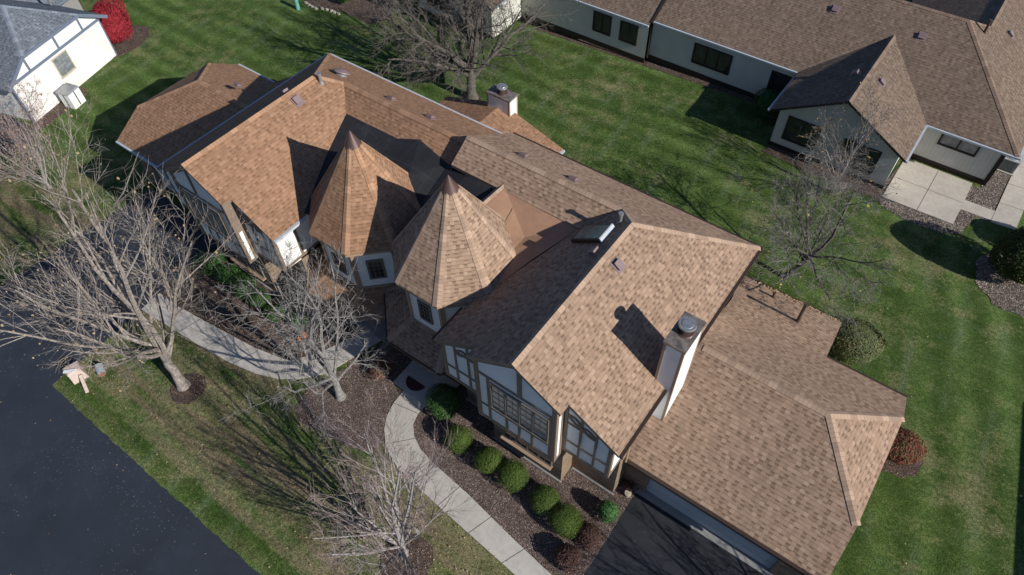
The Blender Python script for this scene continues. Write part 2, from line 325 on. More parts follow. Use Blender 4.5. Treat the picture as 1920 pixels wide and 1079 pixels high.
class MB:
    def __init__(s, T=None, flip=False): s.v = []; s.f = []; s.uv = []; s.T = T; s.flip = flip
    def face(s, pts, uv=None):
        """add a planar face; UV in metres: u horizontal, v up the slope"""
        pts = [Vector(p) for p in pts]
        if uv is None:
            n = Vector((0, 0, 0))
            for i in range(len(pts)):
                a, b = pts[i], pts[(i+1) % len(pts)]
                n += Vector(((a.y-b.y)*(a.z+b.z), (a.z-b.z)*(a.x+b.x), (a.x-b.x)*(a.y+b.y)))
            if n.length < 1e-9: return
            n.normalize()
            h = Vector((0, 0, 1)).cross(n)
            if h.length < 0.02: h = Vector((1, 0, 0))
            h.normalize(); up = n.cross(h)
            if up.z < 0: up = -up
            uv = [(p.dot(h), p.dot(up)) for p in pts]
        if s.T: pts = [Vector(s.T(p)) for p in pts]
        b = len(s.v); s.v += pts; idx = list(range(b, b+len(pts)))
        if s.flip: idx.reverse(); uv = list(reversed(uv))
        s.f.append(idx); s.uv += uv
    def prism(s, bot, top):
        n = len(bot)
        s.face(list(top)); s.face(list(reversed(bot)))
        for i in range(n): j = (i+1) % n; s.face([bot[i], bot[j], top[j], top[i]])
    def box(s, x0, x1, y0, y1, z0, z1):
        b = [(x0, y0, z0), (x1, y0, z0), (x1, y1, z0), (x0, y1, z0)]
        s.prism(b, [(p[0], p[1], z1) for p in b])
    def beam(s, p, q, w_, h_, up=(0, 0, 1)):
        p, q, up = Vector(p), Vector(q), Vector(up); d = (q-p).normalized()
        a = d.cross(up).normalized()*w_/2; b = a.cross(d).normalized()*h_/2
        B = [p-a-b, p+a-b, p+a+b, p-a+b]; T_ = [x+(q-p) for x in B]
        s.prism(B, T_)
    def cyl(s, p, q, r1, r2=None, n=14):
        r2 = r1 if r2 is None else r2; p, q = Vector(p), Vector(q); d = (q-p).normalized()
        a = d.orthogonal().normalized(); b = d.cross(a)
        c = [(math.cos(2*math.pi*i/n), math.sin(2*math.pi*i/n)) for i in range(n)]
        s.prism([p+a*x*r1+b*y*r1 for x, y in c], [q+a*x*r2+b*y*r2 for x, y in c])
    def slab(s, poly, t=0.1, side=None):
        """top face into s; sides and underside into side (or s)"""
        s.face(poly); o = side or s
        low = [(p[0], p[1], p[2]-t) for p in poly]; n = len(poly)
        o.face(list(reversed(low)))
        for i in range(n): j = (i+1) % n; o.face([low[i], low[j], poly[j], poly[i]])
    def build(s, name, mat, parent=None, smooth=False):
        if not s.f: return None
        org = Vector((0, 0, 0))
        if parent is not None: org = Vector(ROOT[parent.name])
        me = bpy.data.meshes.new(name)
        me.from_pydata([tuple(v-org) for v in s.v], [], s.f)
        ul = me.uv_layers.new(name='UVMap')
        flat = [c for t in s.uv for c in t]
        ul.data.foreach_set('uv', flat)
        me.materials.append(mat)
        if smooth: me.polygons.foreach_set('use_smooth', [True]*len(me.polygons))
        me.update()
        o = bpy.data.objects.new(name, me); col.objects.link(o)
        if parent is not None: o.parent = parent; ROOT[o.name] = tuple(org)
        return o

def tag(o, label=None, cat=None, group=None, kind=None):
    if label: o['label'] = label
    if cat: o['category'] = cat
    if group: o['group'] = group
    if kind: o['kind'] = kind
    return o
def thing(name, label, cat, loc, group=None):
    o = bpy.data.objects.new(name, None); col.objects.link(o); o.location = loc
    o.empty_display_size = 0.3; ROOT[o.name] = tuple(loc)
    return tag(o, label, cat, group)

# ------------------------------------------------------------------ ground and paving (the setting)
def overlay(name, pts, h, mat, jit=0.0, lab=None, kind='structure'):
    """a sheet laid on the gently sloping ground; pts in x, y metres"""
    P = [Vector((x, y, 0)) for x, y in pts]
    if jit:
        Q = []
        for i in range(len(P)):
            a, b = P[i], P[(i+1) % len(P)]; n = max(1, int((b-a).length/0.22))
            for k in range(n): Q.append(a.lerp(b, k/n)+Vector((random.uniform(-jit, jit), random.uniform(-jit, jit), 0)))
        P = Q
    import bmesh
    bm = bmesh.new(); bm.faces.new([bm.verts.new(p) for p in P])
    for xc in (-4, -29):
        bmesh.ops.bisect_plane(bm, geom=bm.verts[:]+bm.edges[:]+bm.faces[:], plane_co=(xc, 0, 0), plane_no=(1, 0, 0))
    for v in bm.verts: v.co.z = gz(v.co.x)+h
    ex = bmesh.ops.extrude_face_region(bm, geom=bm.faces[:])
    for g in ex['geom']:
        if isinstance(g, bmesh.types.BMVert): g.co.z -= h+0.05
    bmesh.ops.recalc_face_normals(bm, faces=bm.faces[:])
    me = bpy.data.meshes.new(name); bm.to_mesh(me); bm.free(); me.materials.append(mat)
    o = bpy.data.objects.new(name, me); col.objects.link(o)
    tag(o, kind=kind)
    if lab: o['label'] = lab
    return o

g = MB()
xs = [-400, -29, -4, 400]
for i in range(3):
    a, b = xs[i], xs[i+1]
    g.face([(a, -400, gz(a)), (b, -400, gz(b)), (b, 400, gz(b)), (a, 400, gz(a))])
tag(g.build('lawn', M['lawn']), kind='structure')
overlay('street', [(-120, -8.2), (-18.7, -8.2), (-4.9, -8.25), (60, -8.3), (60, -60), (-120, -60)], 0.016, M['road'], 0.035)
overlay('left_driveway', [(-26.1, -8.25), (-18.62, -8.25), (-18.72, -5.7), (-18.82, -4.9), (-18.8, -2.6), (-19.2, -1.3), (-19.0, 1.9), (-25.7, 1.9)], 0.020, M['road'], 0.03)
overlay('curved_front_walk', [(-19.0, -2.35), (-17.6, -2.36), (-15.3, -2.14), (-12.7, -1.87), (-11.0, -1.5), (-10.3, -0.65), (-9.7, 0.6), (-9.2, 1.7),
        (-8.35, 1.7), (-8.75, 0.3), (-9.15, -1.0), (-9.95, -1.9), (-10.75, -2.4), (-11.7, -2.75), (-13.1, -3.02), (-14.85, -3.2), (-16.5, -3.3), (-18.9, -3.45)], 0.045, M['walk'])
WL = [(-5.85, 0.26), (-5.80, -0.45), (-5.62, -1.05), (-5.30, -1.55), (-4.80, -2.02), (-4.1, -2.36), (-3.2, -2.56), (-0.3, -2.82), (2.19, -3.03), (7, -3.4)]
WR = [(-4.62, 0.22), (-4.66, -0.25), (-4.50, -0.72), (-4.10, -1.10), (-3.5, -1.38), (-2.8, -1.52), (-0.85, -1.72), (1.1, -2.02), (3.14, -2.28), (7, -2.65)]
overlay('front_walk', WL+WR[::-1], 0.045, M['walk'])
overlay('entry_slab', [(-6.45, 0.28), (-6.5, 1.75), (-4.1, 1.75), (-4.35, 0.24)], 0.10, M['walk'])
overlay('left_entry_slab', [(-11.0, 1.6), (-8.0, 1.6), (-8.0, 3.5), (-11.0, 3.5)], 0.06, M['apron'])
overlay('gravel_bed', WR[:8]+[(3.05, -2.25), (4.15, -2.0), (4.12, 1.95), (4.05, 2.6), (-4.2, 2.6)], 0.022, M['gravel'], 0.02)
overlay('mulch_bed', [(-9.0, 0.2), (-8.3, 1.2), (-7.9, 2.6), (-6.45, 2.6), (-6.41, 0.28), (-5.85, 0.2), (-5.6, -1.1), (-5.1, -1.75), (-4.9, -2.2), (-5.2, -2.7), (-5.85, -2.95), (-7.38, -3.1), (-8.4, -3.3), (-9.1, -2.9), (-9.2, -2.1), (-8.9, -1.0), (-8.65, -0.2)], 0.020, M['gravel'], 0.06)
overlay('left_bed', [(-18.9, 2.6), (-19.1, -1.3), (-18.8, -2.3), (-17.6, -2.36), (-15.3, -2.14), (-12.7, -1.87), (-11.0, -1.5), (-10.3, -0.65), (-9.7, 0.6), (-9.3, 1.6), (-11.0, 1.6), (-11.0, 2.6)], 0.018, M['mulch'], 0.02)
def ring(cx, cy, rx, ry=None, n=26): return [(cx+rx*math.cos(2*math.pi*i/n)*random.uniform(0.93, 1.07), cy+(ry or rx)*math.sin(2*math.pi*i/n)*random.uniform(0.93, 1.07)) for i in range(n)]
overlay('tree_mulch_ring', ring(-1.2, -4.85, 0.95), 0.03, M['mulch'], 0.03)
overlay('tree_mulch_ring', ring(-13.5, -4.9, 0.75), 0.028, M['mulch'], 0.05)
overlay('tree_mulch_ring', ring(-16.0, 17.5, 0.7), 0.028, M['mulch'], 0.05)
overlay('right_driveway', [(4.13, 2.0), (4.13, -8.25), (10.4, -8.25), (10.4, 2.0)], 0.018, M['drive'], 0.01)
overlay('garage_apron', [(3.95, 2.0), (10.3, 2.0), (10.3, 2.5), (3.95, 2.5)], 0.05, M['apron'])
overlay('patio', [(6.45, 22.7), (9.86, 22.78), (9.88, 26.3), (6.5, 26.3)], 0.05, M['nwalk'])
overlay('patio_path', [(9.865, 24.04), (11.28, 24.12), (11.3, 24.88), (9.868, 24.84)], 0.045, M['nwalk'])
overlay('side_walk', [(11.3, 24.0), (12.4, 24.1), (12.7, 48), (11.6, 48)], 0.05, M['nwalk'])
overlay('patio_gravel', [(6.3, 22.72), (6.5, 22.1), (8.0, 21.75), (9.6, 21.9), (10.35, 22.35), (10.6, 24.0), (11.25, 24.0), (11.35, 31), (10.3, 31), (10.3, 26.2), (6.5, 26.2), (6.2, 23.4)], 0.02, M['ngravel'], 0.03)
overlay('house_bed', [(-17.1, 27), (-17.1, 25.9), (-8.5, 26.0), (0.2, 26.1), (0.2, 27)], 0.02, M['mulch'], 0.03)
overlay('wing_bed', [(0.3, 23.3), (0.1, 22.5), (3.0, 22.3), (6.4, 22.4), (6.5, 23.4)], 0.021, M['mulch'], 0.05)
overlay('burning_bush_bed', ring(-39.6, 9.4, 1.6, 2.3), 0.02, M['mulch'], 0.05)
overlay('rock_edged_bed', [(-33.4, 20.2), (-32.0, 20.1), (-30.7, 20.4), (-29.6, 20.8), (-27.2, 20.5), (-26.4, 21.8), (-28, 25), (-34, 26)], 0.02, M['mulch'], 0.05)
overlay('side_foundation_bed', ring(11.4, 9.15, 0.95, 0.95), 0.02, M['mulch'], 0.05)
overlay('evergreen_bed', ring(13.2, 20.9, 1.7, 2.2), 0.02, M['ngravel'], 0.05)
overlay('white_house_bed', [(-36.1, 0.2), (-35.5, 1.6), (-36.4, 5.0), (-37.3, 5.2), (-36.5, 1.2)], 0.02, M['litter'] if False else M['mulch'], 0.05)
overlay('asphalt_corner', [(-60, -2), (-36, -2.2), (-34.5, 0.2), (-36.3, 1.0), (-60, 1)], 0.02, M['road'], 0.04)

# joints cut in the concrete
def joints(name, segs, mat, parent_z=0.0485, w_=0.02):
    m = MB()
    for (x0, y0), (x1, y1) in segs:
        d = Vector((x1-x0, y1-y0, 0)); n = Vector((-d.y, d.x, 0)).normalized()*w_/2
        z0, z1 = gz(x0)+parent_z, gz(x1)+parent_z
        m.face([(x0-n.x, y0-n.y, z0), (x1-n.x, y1-n.y, z1), (x1+n.x, y1+n.y, z1), (x0+n.x, y0+n.y, z0)])
    o = m.build(name, mat); tag(o, kind='structure')
joints('walk_joints', [((-5.8, -0.45), (-4.66, -0.25)), ((-4.8, -2.0), (-4.0, -1.13)), ((-3.2, -2.55), (-2.9, -1.52)), ((-1.55, -2.7), (-1.35, -1.67)), ((0.0, -2.84), (0.3, -1.9)), ((1.6, -2.98), (1.95, -2.14)),
        ((-12.9, -2.98), (-12.5, -1.9)), ((-14.6, -3.15), (-14.3, -2.05)), ((-16.3, -3.26), (-16.1, -2.25))], M['black'])
joints('patio_joints', [((8.15, 22.74), (8.2, 26.2)), ((6.5, 24.5), (9.86, 24.55)), ((11.32, 25.6), (12.44, 25.7)), ((11.35, 27.3), (12.5, 27.4)), ((11.4, 29), (12.5, 29.1))], M['black'], 0.0535)

# ------------------------------------------------------------------ the two townhouse units
zr, ze, xe, xel = 7.735, 5.364, 3.67, -3.69
yf1, yf2, yr, yb = 0.0, 0.434, 7.006, 10.80
s_ = (zr-ze)/xe; sb = (zr-ze)/(yb-yr)
zr1, yr1, hx, xj = 7.207, 7.85, -0.82, -7.9
zx = lambda x: zr-abs(x)*s_
XM = -7.898
def TL(p): return (2*XM-p[0], p[1]+0.103, p[2]-0.448)

def cap_strip(mb, p, q, n1, n2, w_=0.15, lift=0.02, w2=None):
    w2 = w_ if w2 is None else w2
    p, q = Vector(p), Vector(q); d = (q-p).normalized(); L = (q-p).length
    up = Vector((0, 0, lift))
    for n in (n1, n2):
        n = Vector(n).normalized(); a = n.cross(d).normalized()
        if a.z > 0: a = -a
        if abs(a.z) < 1e-6: pass
        o = n*lift
        pts = [p+up*1.4, q+up*1.4, q+a*w2+o, p+a*w_+o]
        mb.face(pts, [(0, 0), (L, 0), (L, w_), (0, w_)])

def window(mbs, root, plane, x0, x1, z0, z1, y, lights=1, muntin=None, fw=0.06, glassm='glass', name='window', lab=None):
    """casement window in a wall facing -Y at depth y (local unit coords); frame > pane"""
    T, fl = mbs
    f = MB(T, fl)
    f.box(x0-fw, x1+fw, y-0.06, y+0.02, z1, z1+fw); f.box(x0-fw, x1+fw, y-0.075, y+0.02, z0-fw, z0)
    f.box(x0-fw, x0, y-0.058, y+0.02, z0, z1); f.box(x1, x1+fw, y-0.058, y+0.02, z0, z1)
    for i in range(1, lights):
        xx = x0+(x1-x0)*i/lights; f.box(xx-fw*0.55, xx+fw*0.55, y-0.055, y+0.02, z0, z1)
    fo = f.build(name, M['frame'], root)
    if lab: fo['label'] = lab
    p = MB(T, fl)
    p.face([(x0, y-0.012, z0), (x1, y-0.012, z0), (x1, y-0.012, z1), (x0, y-0.012, z1)])
    p.build('pane', M[glassm], fo)
    if muntin:
        m = MB(T, fl); cx_, cz_ = muntin
        for i in range(lights):
            a = x0+(x1-x0)*i/lights; b = x0+(x1-x0)*(i+1)/lights
            for k in range(1, cx_): m.box(a+(b-a)*k/cx_-0.008, a+(b-a)*k/cx_+0.008, y-0.028, y-0.015, z0, z1)
            for k in range(1, cz_): m.box(a+0.02, b-0.02, y-0.030, y-0.016, z0+(z1-z0)*k/cz_-0.008, z0+(z1-z0)*k/cz_+0.008)
        m.build('muntins', M['stone'], fo)
    return fo

def ventbox(T, fl, root, p, n, w_=0.32, name='roof_vent', h=0.13, mat='vent'):
    n = Vector(n).normalized(); a = Vector((0, 0, 1)).cross(n).normalized(); b = n.cross(a)
    p = Vector(p)
    m = MB(T, fl)
    fl_ = [p+n*0.02+a*x*w_*0.62+b*y*w_*0.62 for x, y in ((-1, -1.15), (1, -1.15), (1, 1.15), (-1, 1.15))]
    m.slab([tuple(v) for v in fl_], 0.02)
    lo = [p+n*0.03+a*x*w_*0.42+b*y*w_*0.42 for x, y in ((-1, -1), (1, -1), (1, 1), (-1, 1))]
    hi = [p+n*(h+0.02*y)+a*x*w_*0.45+b*y*w_*0.45 for x, y in ((-1, -1), (1, -1), (1, 1), (-1, 1))]
    m.prism([tuple(v) for v in lo], [tuple(v) for v in hi])
    return m.build(name, M[mat], root)

def pipe(T, fl, root, p, h, r, mat, capm=None, name='vent_pipe', lab=None):
    m = MB(T, fl); p = Vector(p)
    m.cyl(p-Vector((0, 0, 0.1)), p+Vector((0, 0, h)), r, n=12)
    m.cyl(p-Vector((0, 0, 0.1)), p+Vector((0, 0, 0.08)), r*1.9, r*1.1, 12)
    o = m.build(name, M[mat], root)
    if lab: o['label'] = lab
    c = MB(T, fl); c.cyl(p+Vector((0, 0, h)), p+Vector((0, 0, h+0.05)), r*1.35, r*1.3, 12)
    c.build('pipe_cap', M[capm or mat], o)
    return o

def chimney(T, fl, root, x0, x1, y0, y1, z0, z1, lab=None):
    c = MB(T, fl); c.box(x0, x1, y0, y1, z0, z1)
    body = c.build('chimney', M['stucco'], root)
    if lab: body['label'] = lab
    t = MB(T, fl); w_ = 0.09
    for X in (x0-0.012, x1-w_+0.012):
        for Y in (y0-0.012, y1-w_+0.012): t.box(X, X+w_, Y, Y+w_, z0, z1-0.08)
    t.build('corner_board', M['timber_tan'], body)
    p = MB(T, fl); p.box(x0-0.04, x1+0.04, y0-0.04, y1+0.04, z1-0.07, z1+0.015)
    p.build('chimney_pan', M['rustgalv'], body)
    f = MB(T, fl); cx_, cy_ = (x0+x1)/2, y0+(y1-y0)*0.52; r = 0.22
    f.cyl((cx_, cy_, z1+0.01), (cx_, cy_, z1+0.05), r*1.35, r*1.15, 22)
    f.cyl((cx_, cy_, z1+0.05), (cx_, cy_, z1+0.34), r*0.95, None, 22)
    for k in range(4): f.cyl((cx_, cy_, z1+0.08+k*0.06), (cx_, cy_, z1+0.10+k*0.06), r*1.05, None, 22)
    f.build('flue', M['pipe_d'], body)
    h = MB(T, fl); h.cyl((cx_, cy_, z1+0.35), (cx_, cy_, z1+0.40), r*1.28, r*1.2, 24); h.cyl((cx_, cy_, z1+0.40), (cx_, cy_, z1+0.415), r*0.85, r*0.8, 24)
    h.build('flue_cap', M['galv'], body)
    return body

def unit(T, fl, side, root, SH, CAP, MEM, GUT):
    right = (side == 'R')
    W = lambda: MB(T, fl)
    G = (-0.9 if not right else 0.0)+(0.448 if not right else 0)-0.15   # local ground depth for walls
    gd = -0.12 if right else -0.75
    # ---- roof planes
    roof = W(); fas = W()
    xn = 1.775
    # outer slope of the front gable (towards the garage)
    # notch at the chimney: the slab stops in front of and behind it
    roof.slab([(0, yf1, zr), (xn, yf1, zx(xn)), (xn, yf2, zx(xn)), (xe, yf2, ze)]+([(xe, 3.34, ze), (3.26, 3.34, zx(3.26)), (3.26, 4.65, zx(3.26)), (xe, 4.65, ze)] if right else [])+[(xe, yb, ze), (0, yr, zr)], 0.14, fas)
    # inner slope
    roof.slab([(0, yr, zr), (hx, yr1, zr1), (-1.843, 6.79, zx(-1.843)), (xel, 2.05, zx(xel)), (xel, yf2, zx(xel)), (-1.8, yf2, zx(1.8)), (-1.8, yf1, zx(1.8)), (0, yf1, zr)], 0.14, fas)
    # back slope
    roof.slab([(0, yr, zr), (xe, yb, ze), (xj, yb, ze), (xj, yr1, zr1), (hx, yr1, zr1)], 0.14, fas)
    # low front slope above the flat area
    zf = lambda y: zr1-sb*(yr1-y)
    roof.slab([(hx, yr1, zr1), (xj, yr1, zr1), (xj, 6.73, zf(6.73)), (-1.943, 6.73, zf(6.73)), (-1.843, 6.79, zf(6.79))], 0.14, fas)
    roof.build('roof', SH, root)
    fas.build('fascia', M['timber'], root)
    c = W()
    nR = (s_, 0, 1); nL = (-s_, 0, 1); nB = (0, sb, 1); nF = (0, -sb, 1)
    cap_strip(c, (0, yf1, zr), (0, yr, zr), nR, nL)
    cap_strip(c, (0, yr, zr), (xe, yb, ze), nR, nB)
    cap_strip(c, (0, yr, zr), (hx, yr1, zr1), nL, nB)
    cap_strip(c, (hx, yr1, zr1), (xj, yr1, zr1), nF, nB)
    # ---- garage wing roof
    yg, zg, s3 = 5.877, 4.874, 0.595
    X1, X2 = (8.369, 10.578) if right else (8.05, 10.83)
    yga, ygf, yge, yx = 3.58, 1.846, 9.80, 12.24
    zgt = lambda y: zg-abs(y-yg)*s3
    xs0 = X2-3.0
    gr = W(); gf = W()
    gr.slab([(3.4, yg, zg), (3.4, ygf, zgt(ygf)), (X2, ygf, zgt(ygf)), (X2, yga, zgt(yga)), (X1, yg, zg)], 0.12, gf)
    gr.slab([(X1, yg, zg), (X2, 2*yg-yga, zgt(yga)), (X2, yge, zgt(yge)), (3.4, yge, zgt(yge)), (3.4, yg, zg)], 0.12, gf)
    gr.slab([(X1, yg, zg), (X2, yga, zgt(yga)), (X2, 2*yg-yga, zgt(yga))], 0.12, gf)
    gr.slab([(3.25, yge, zgt(yge)-0.003), (xs0, yge, zgt(yge)-0.003), (xs0-0.07, yx, 1.95), (3.25, yx, 1.95)], 0.12, gf)
    gr.build('garage_roof', SH, root); gf.build('garage_fascia', M['timber_tan'] if right else M['timber'], root)
    n3f = (0, -s3, 1); n3b = (0, s3, 1); nh = ((zg-zgt(yga))/(X2-X1), 0, 1)
    cap_strip(c, (3.9, yg, zg), (X1, yg, zg), n3f, n3b)
    cap_strip(c, (X1, yg, zg), (X2, yga, zgt(yga)), n3f, nh)
    cap_strip(c, (X1, yg, zg), (X2, 2*yg-yga, zgt(yga)), n3b, nh)
    # ---- octagonal turret
    tcx, tcy, tr, te, ta = -5.42, 3.904, 2.59, 5.42, 9.29
    if not right: tcx = 2*XM+10.172
    oc = lambda r, z, a0=-112.5: [(tcx+r*math.cos(R(a0+45*k)), tcy+r*math.sin(R(a0+45*k)), z) for k in range(8)]
    E8 = oc(tr, te); tt = W()
    for k in range(8): tt.face([E8[k], E8[(k+1) % 8], (tcx, tcy, ta)])
    tt.face(list(reversed(oc(tr, te-0.01))))
    tt.build('turret_roof', SH, root)
    tb = W(); A, B = oc(tr-0.01, te-0.14), oc(tr-0.01, te-0.012)
    for k in range(8): tb.face([A[k], A[(k+1) % 8], B[(k+1) % 8], B[k]])
    tb.face(list(reversed(A))); tb.build('turret_fascia', M['timber_tan'], root)
    nn = []
    for k in range(8):
        a, b = Vector(E8[k]), Vector(E8[(k+1) % 8]); nn.append((b-a).cross(Vector((tcx, tcy, ta))-a).normalized())
    for k in range(8):
        cap_strip(c, E8[k], Vector(E8[k]).lerp(Vector((tcx, tcy, ta)), 0.875), nn[k-1], nn[k], 0.19, 0.018, 0.08)
    c.build('ridge_caps', CAP, root)
    cn = W(); cn.cyl((tcx, tcy, ta-0.52), (tcx, tcy, ta+0.12), 0.335, 0.012, 28)
    cn.build('turret_finial', M['cap_metal'], root, smooth=False)
    # turret walls, posts and windows
    wr = tr-0.36; z0t = 2.35; z1t = te-0.1
    tw = W(); A, B = oc(wr, z0t), oc(wr, z1t)
    for k in range(8): tw.face([A[k], A[(k+1) % 8], B[(k+1) % 8], B[k]])
    tw.build('turret_wall', M['stucco'], root)
    tp = W()
    for k in (6, 7, 0, 1, 2):
        for P_i in (k,):
            a = Vector(oc(wr+0.02, 0)[k]); d1 = (Vector(oc(wr+0.02, 0)[(k+1) % 8])-a).normalized(); d0 = (Vector(oc(wr+0.02, 0)[(k-1) % 8])-a).normalized()
            for dd in (d1, d0):
                m_ = a+dd*0.065; out = (m_-Vector((tcx, tcy, 0))).normalized()*0.01
                tp.beam(m_+out+Vector((0, 0, z0t)), m_+out+Vector((0, 0, z1t)), 0.05, 0.13, dd)
    for k in (6, 7, 0, 1):
        a, b = Vector(oc(wr+0.02, 0)[k]), Vector(oc(wr+0.02, 0)[(k+1) % 8]); d = (b-a).normalized()
        for zz in (z1t-0.07, 2.95): tp.beam(a+d*0.13+Vector((0, 0, zz)), b-d*0.13+Vector((0, 0, zz)), 0.04, 0.12)
    tp.build('turret_timbers', M['timber_tan'], root)
    for k in ((0, 1, 7) if right else (0, 1, 7)):
        a, b = Vector(oc(wr, 0)[k]), Vector(oc(wr, 0)[(k+1) % 8]); d = (b-a).normalized(); mid = (a+b)/2
        out = Vector((mid.x-tcx, mid.y-tcy, 0)).normalized()
        zz0, zz1, hw = 3.55, 4.52, (0.22 if right else 0.26)
        f = W()
        q = lambda u_, z_, o_: mid+d*u_+out*o_+Vector((0, 0, z_))
        for (ua, ub, za, zb) in ((-hw-0.09, hw+0.09, zz1, zz1+0.09), (-hw-0.09, hw+0.09, zz0-0.09, zz0), (-hw-0.09, -hw, zz0, zz1), (hw, hw+0.09, zz0, zz1)):
            Bq = [q(ua, za, 0), q(ub, za, 0), q(ub, za, 0.065), q(ua, za, 0.065)]
            f.prism(Bq, [v+Vector((0, 0, zb-za)) for v in Bq])
        fo = f.build('turret_window', M['frame'], root)
        p = W(); p.face([q(-hw, zz0, 0.015), q(hw, zz0, 0.015), q(hw, zz1, 0.015), q(-hw, zz1, 0.015)]); p.build('pane', M['glass'], fo)
        m = W()
        for u_ in (-hw/3, hw/3): m.beam(q(u_, zz0, 0.028), q(u_, zz1, 0.028), 0.018, 0.018, out)
        for j in (1, 2, 3): m.beam(q(-hw, zz0+(zz1-zz0)*j/4, 0.030), q(hw, zz0+(zz1-zz0)*j/4, 0.030), 0.018, 0.018)
        m.build('muntins', M['timber'], fo)
    # ---- skirt roof round the turret foot and over the entry
    ir, iz, orr, oz = wr+0.0, 2.92, 3.42, 2.30
    I8, O8 = oc(ir, iz), oc(orr, oz)
    sk = W(); skf = W()
    for k in (6, 7, 0, 1, 2):
        sk.slab([O8[k], O8[(k+1) % 8], I8[(k+1) % 8], I8[k]], 0.1, skf)
    sk.build('skirt_roof', SH, root); skf.build('skirt_fascia', M['timber_tan'] if not right else M['timber'], root)
    for k in (7, 0, 1, 2):
        c2 = W()
        a, b, e_ = Vector(O8[k]), Vector(O8[(k+1) % 8]), Vector(O8[(k-1) % 8]); i_ = Vector(I8[k])
        n1 = (b-a).cross(i_-a); n2 = (i_-a).cross(e_-a); n1 = n1 if n1.z > 0 else -n1; n2 = n2 if n2.z > 0 else -n2
        cap_strip(c2, a, i_, n1, n2, 0.14)
        c2.build('skirt_hip_cap', CAP, root)
    gtt = W()
    for k in (7, 0, 1): gtt.beam(Vector(O8[k])+Vector((0, 0, -0.05)), Vector(O8[(k+1) % 8])+Vector((0, 0, -0.05)), 0.11, 0.11)
    gtt.build('skirt_gutter', M['gutter_d'] if right else M['timber_tan'], root)
    # ---- flat-roof membrane between the slopes
    me_ = W()
    if right:
        pts = dict(A=(-5.45, 6.93, 6.60), B=(-5.72, 5.3, 6.30), C=(-5.9, 3.9, 6.05), V=(-1.87, 6.82, 6.50), I=(-2.66, 4.9, 6.03), J=(-3.42, 2.5, 5.53), K=(-3.55, 5.65, 5.98), L=(-4.4, 2.2, 5.50), N=(-3.6, 3.6, 5.72))
        for t3 in ('ABK', 'AKV', 'KIV', 'BCK', 'CNK', 'KNI', 'CLN', 'LJN', 'NJI'):
            a, b, cc = [Vector(pts[x]) for x in t3]
            if (b-a).cross(cc-a).z < 0: b, cc = cc, b
            me_.face([a, b, cc])
        me_.face([(-5.45, 6.93, 6.60), (-5.72, 5.3, 6.30), (-5.72, 5.3, 5.4), (-5.45, 6.93, 5.4)])
    else:
        # local (mirrored) coordinates of the black rubber roof
        def Wd(x, y, z): return (2*XM-x, y-0.103, z+0.448)
        g0 = [(-14.05, 7.02, 6.15), (-11.1, 7.06, 6.17), (-10.1, 7.38, 6.37), (-8.3, 7.02, 6.16), (-7.0, 6.9, 6.42), (-5.45, 6.95, 6.46)]
        g1 = [(-13.3, 4.9, 5.66), (-11.2, 4.9, 5.55), (-9.3, 5.6, 5.95), (-8.2, 4.9, 5.45), (-7.0, 5.0, 5.62), (-5.65, 5.1, 5.95)]
        g2 = [(-12.25, 2.3, 4.95), (-11.0, 2.5, 4.90), (-9.4, 3.2, 5.15), (-8.0, 2.9, 4.72), (-7.1, 2.9, 4.95), (-5.8, 3.4, 5.3)]
        for ga, gb in ((g0, g1), (g1, g2)):
            for i in range(5):
                me_.face([Wd(*gb[i]), Wd(*gb[i+1]), Wd(*ga[i+1])]); me_.face([Wd(*gb[i]), Wd(*ga[i+1]), Wd(*ga[i])])
    mo = me_.build('flat_roof', MEM, root)
    mo['label'] = 'brown membrane roof' if right else 'black membrane roof with welded seams'
    if right:
        cu = W()
        cap_strip(cu, (-5.72, 5.3, 6.31), (-5.45, 6.93, 6.61), (0.5, 0, 1), (-0.5, 0, 1), 0.16)
        cu.build('curb_caps', CAP, root)
        sm = W()
        for a, b in (((-4.6, 6.35, 6.33), (-4.0, 4.4, 6.02)),):
            sm.beam(Vector(a), Vector(b), 0.014, 0.012)
        sm.build('membrane_seam', M['timber'], root)
    # ---- walls
    wl = W()
    def quad(m, p): m.face(p)
    xa, xb_ = -3.43, 3.43
    yA, yB = 0.55, 10.45
    # upper storey side walls + back wall + front (polygonal gable)
    wl.face([(xb_, yA, 3.2), (xb_, yB, 2.0), (xb_, yB, zx(xb_)-0.14), (xb_, yA, zx(xb_)-0.14)])
    wl.face([(xa, yB, 2.0), (xa, yA, 3.2), (xa, yA, zx(xa)-0.14), (xa, yB, zx(xa)-0.14)])
    wl.face([(xa, yA, 3.2), (xb_, yA, 3.2), (xb_, yA, zx(xb_)-0.14), (1.6, yA, zx(1.6)-0.14), (-1.6, yA, zx(1.6)-0.14), (xa, yA, zx(xa)-0.14)])
    b0, b1, yb0 = -1.6, 1.6, 0.12
    wl.face([(b0, yb0, 2.85), (b1, yb0, 2.85), (b1, yb0, zx(b1)-0.14), (0, yb0, zr-0.14), (b0, yb0, zx(b0)-0.14)])
    wl.face([(b1, yb0, 2.85), (b1, yA+.01, 2.85), (b1, yA+.01, zx(b1)-0.14), (b1, yb0, zx(b1)-0.14)])
    wl.face([(b0, yA+.01, 2.85), (b0, yb0, 2.85), (b0, yb0, zx(b0)-0.14), (b0, yA+.01, zx(b0)-0.14)])
    # back and party
    wl.face([(xb_, yB, gd), (xj, yB, gd), (xj, yB, ze-0.1), (xb_, yB, ze-0.1)])
    wl.face([(xj, yB, gd), (xj, 3.0, gd), (xj, 3.0, 5.2), (xj, yB, ze)])
    # undersides of the jettied storey
    wl.face([(xa, yA, 3.2), (xa, 1.46, 3.2), (xb_, 1.46, 3.2), (xb_, yA, 3.2)])
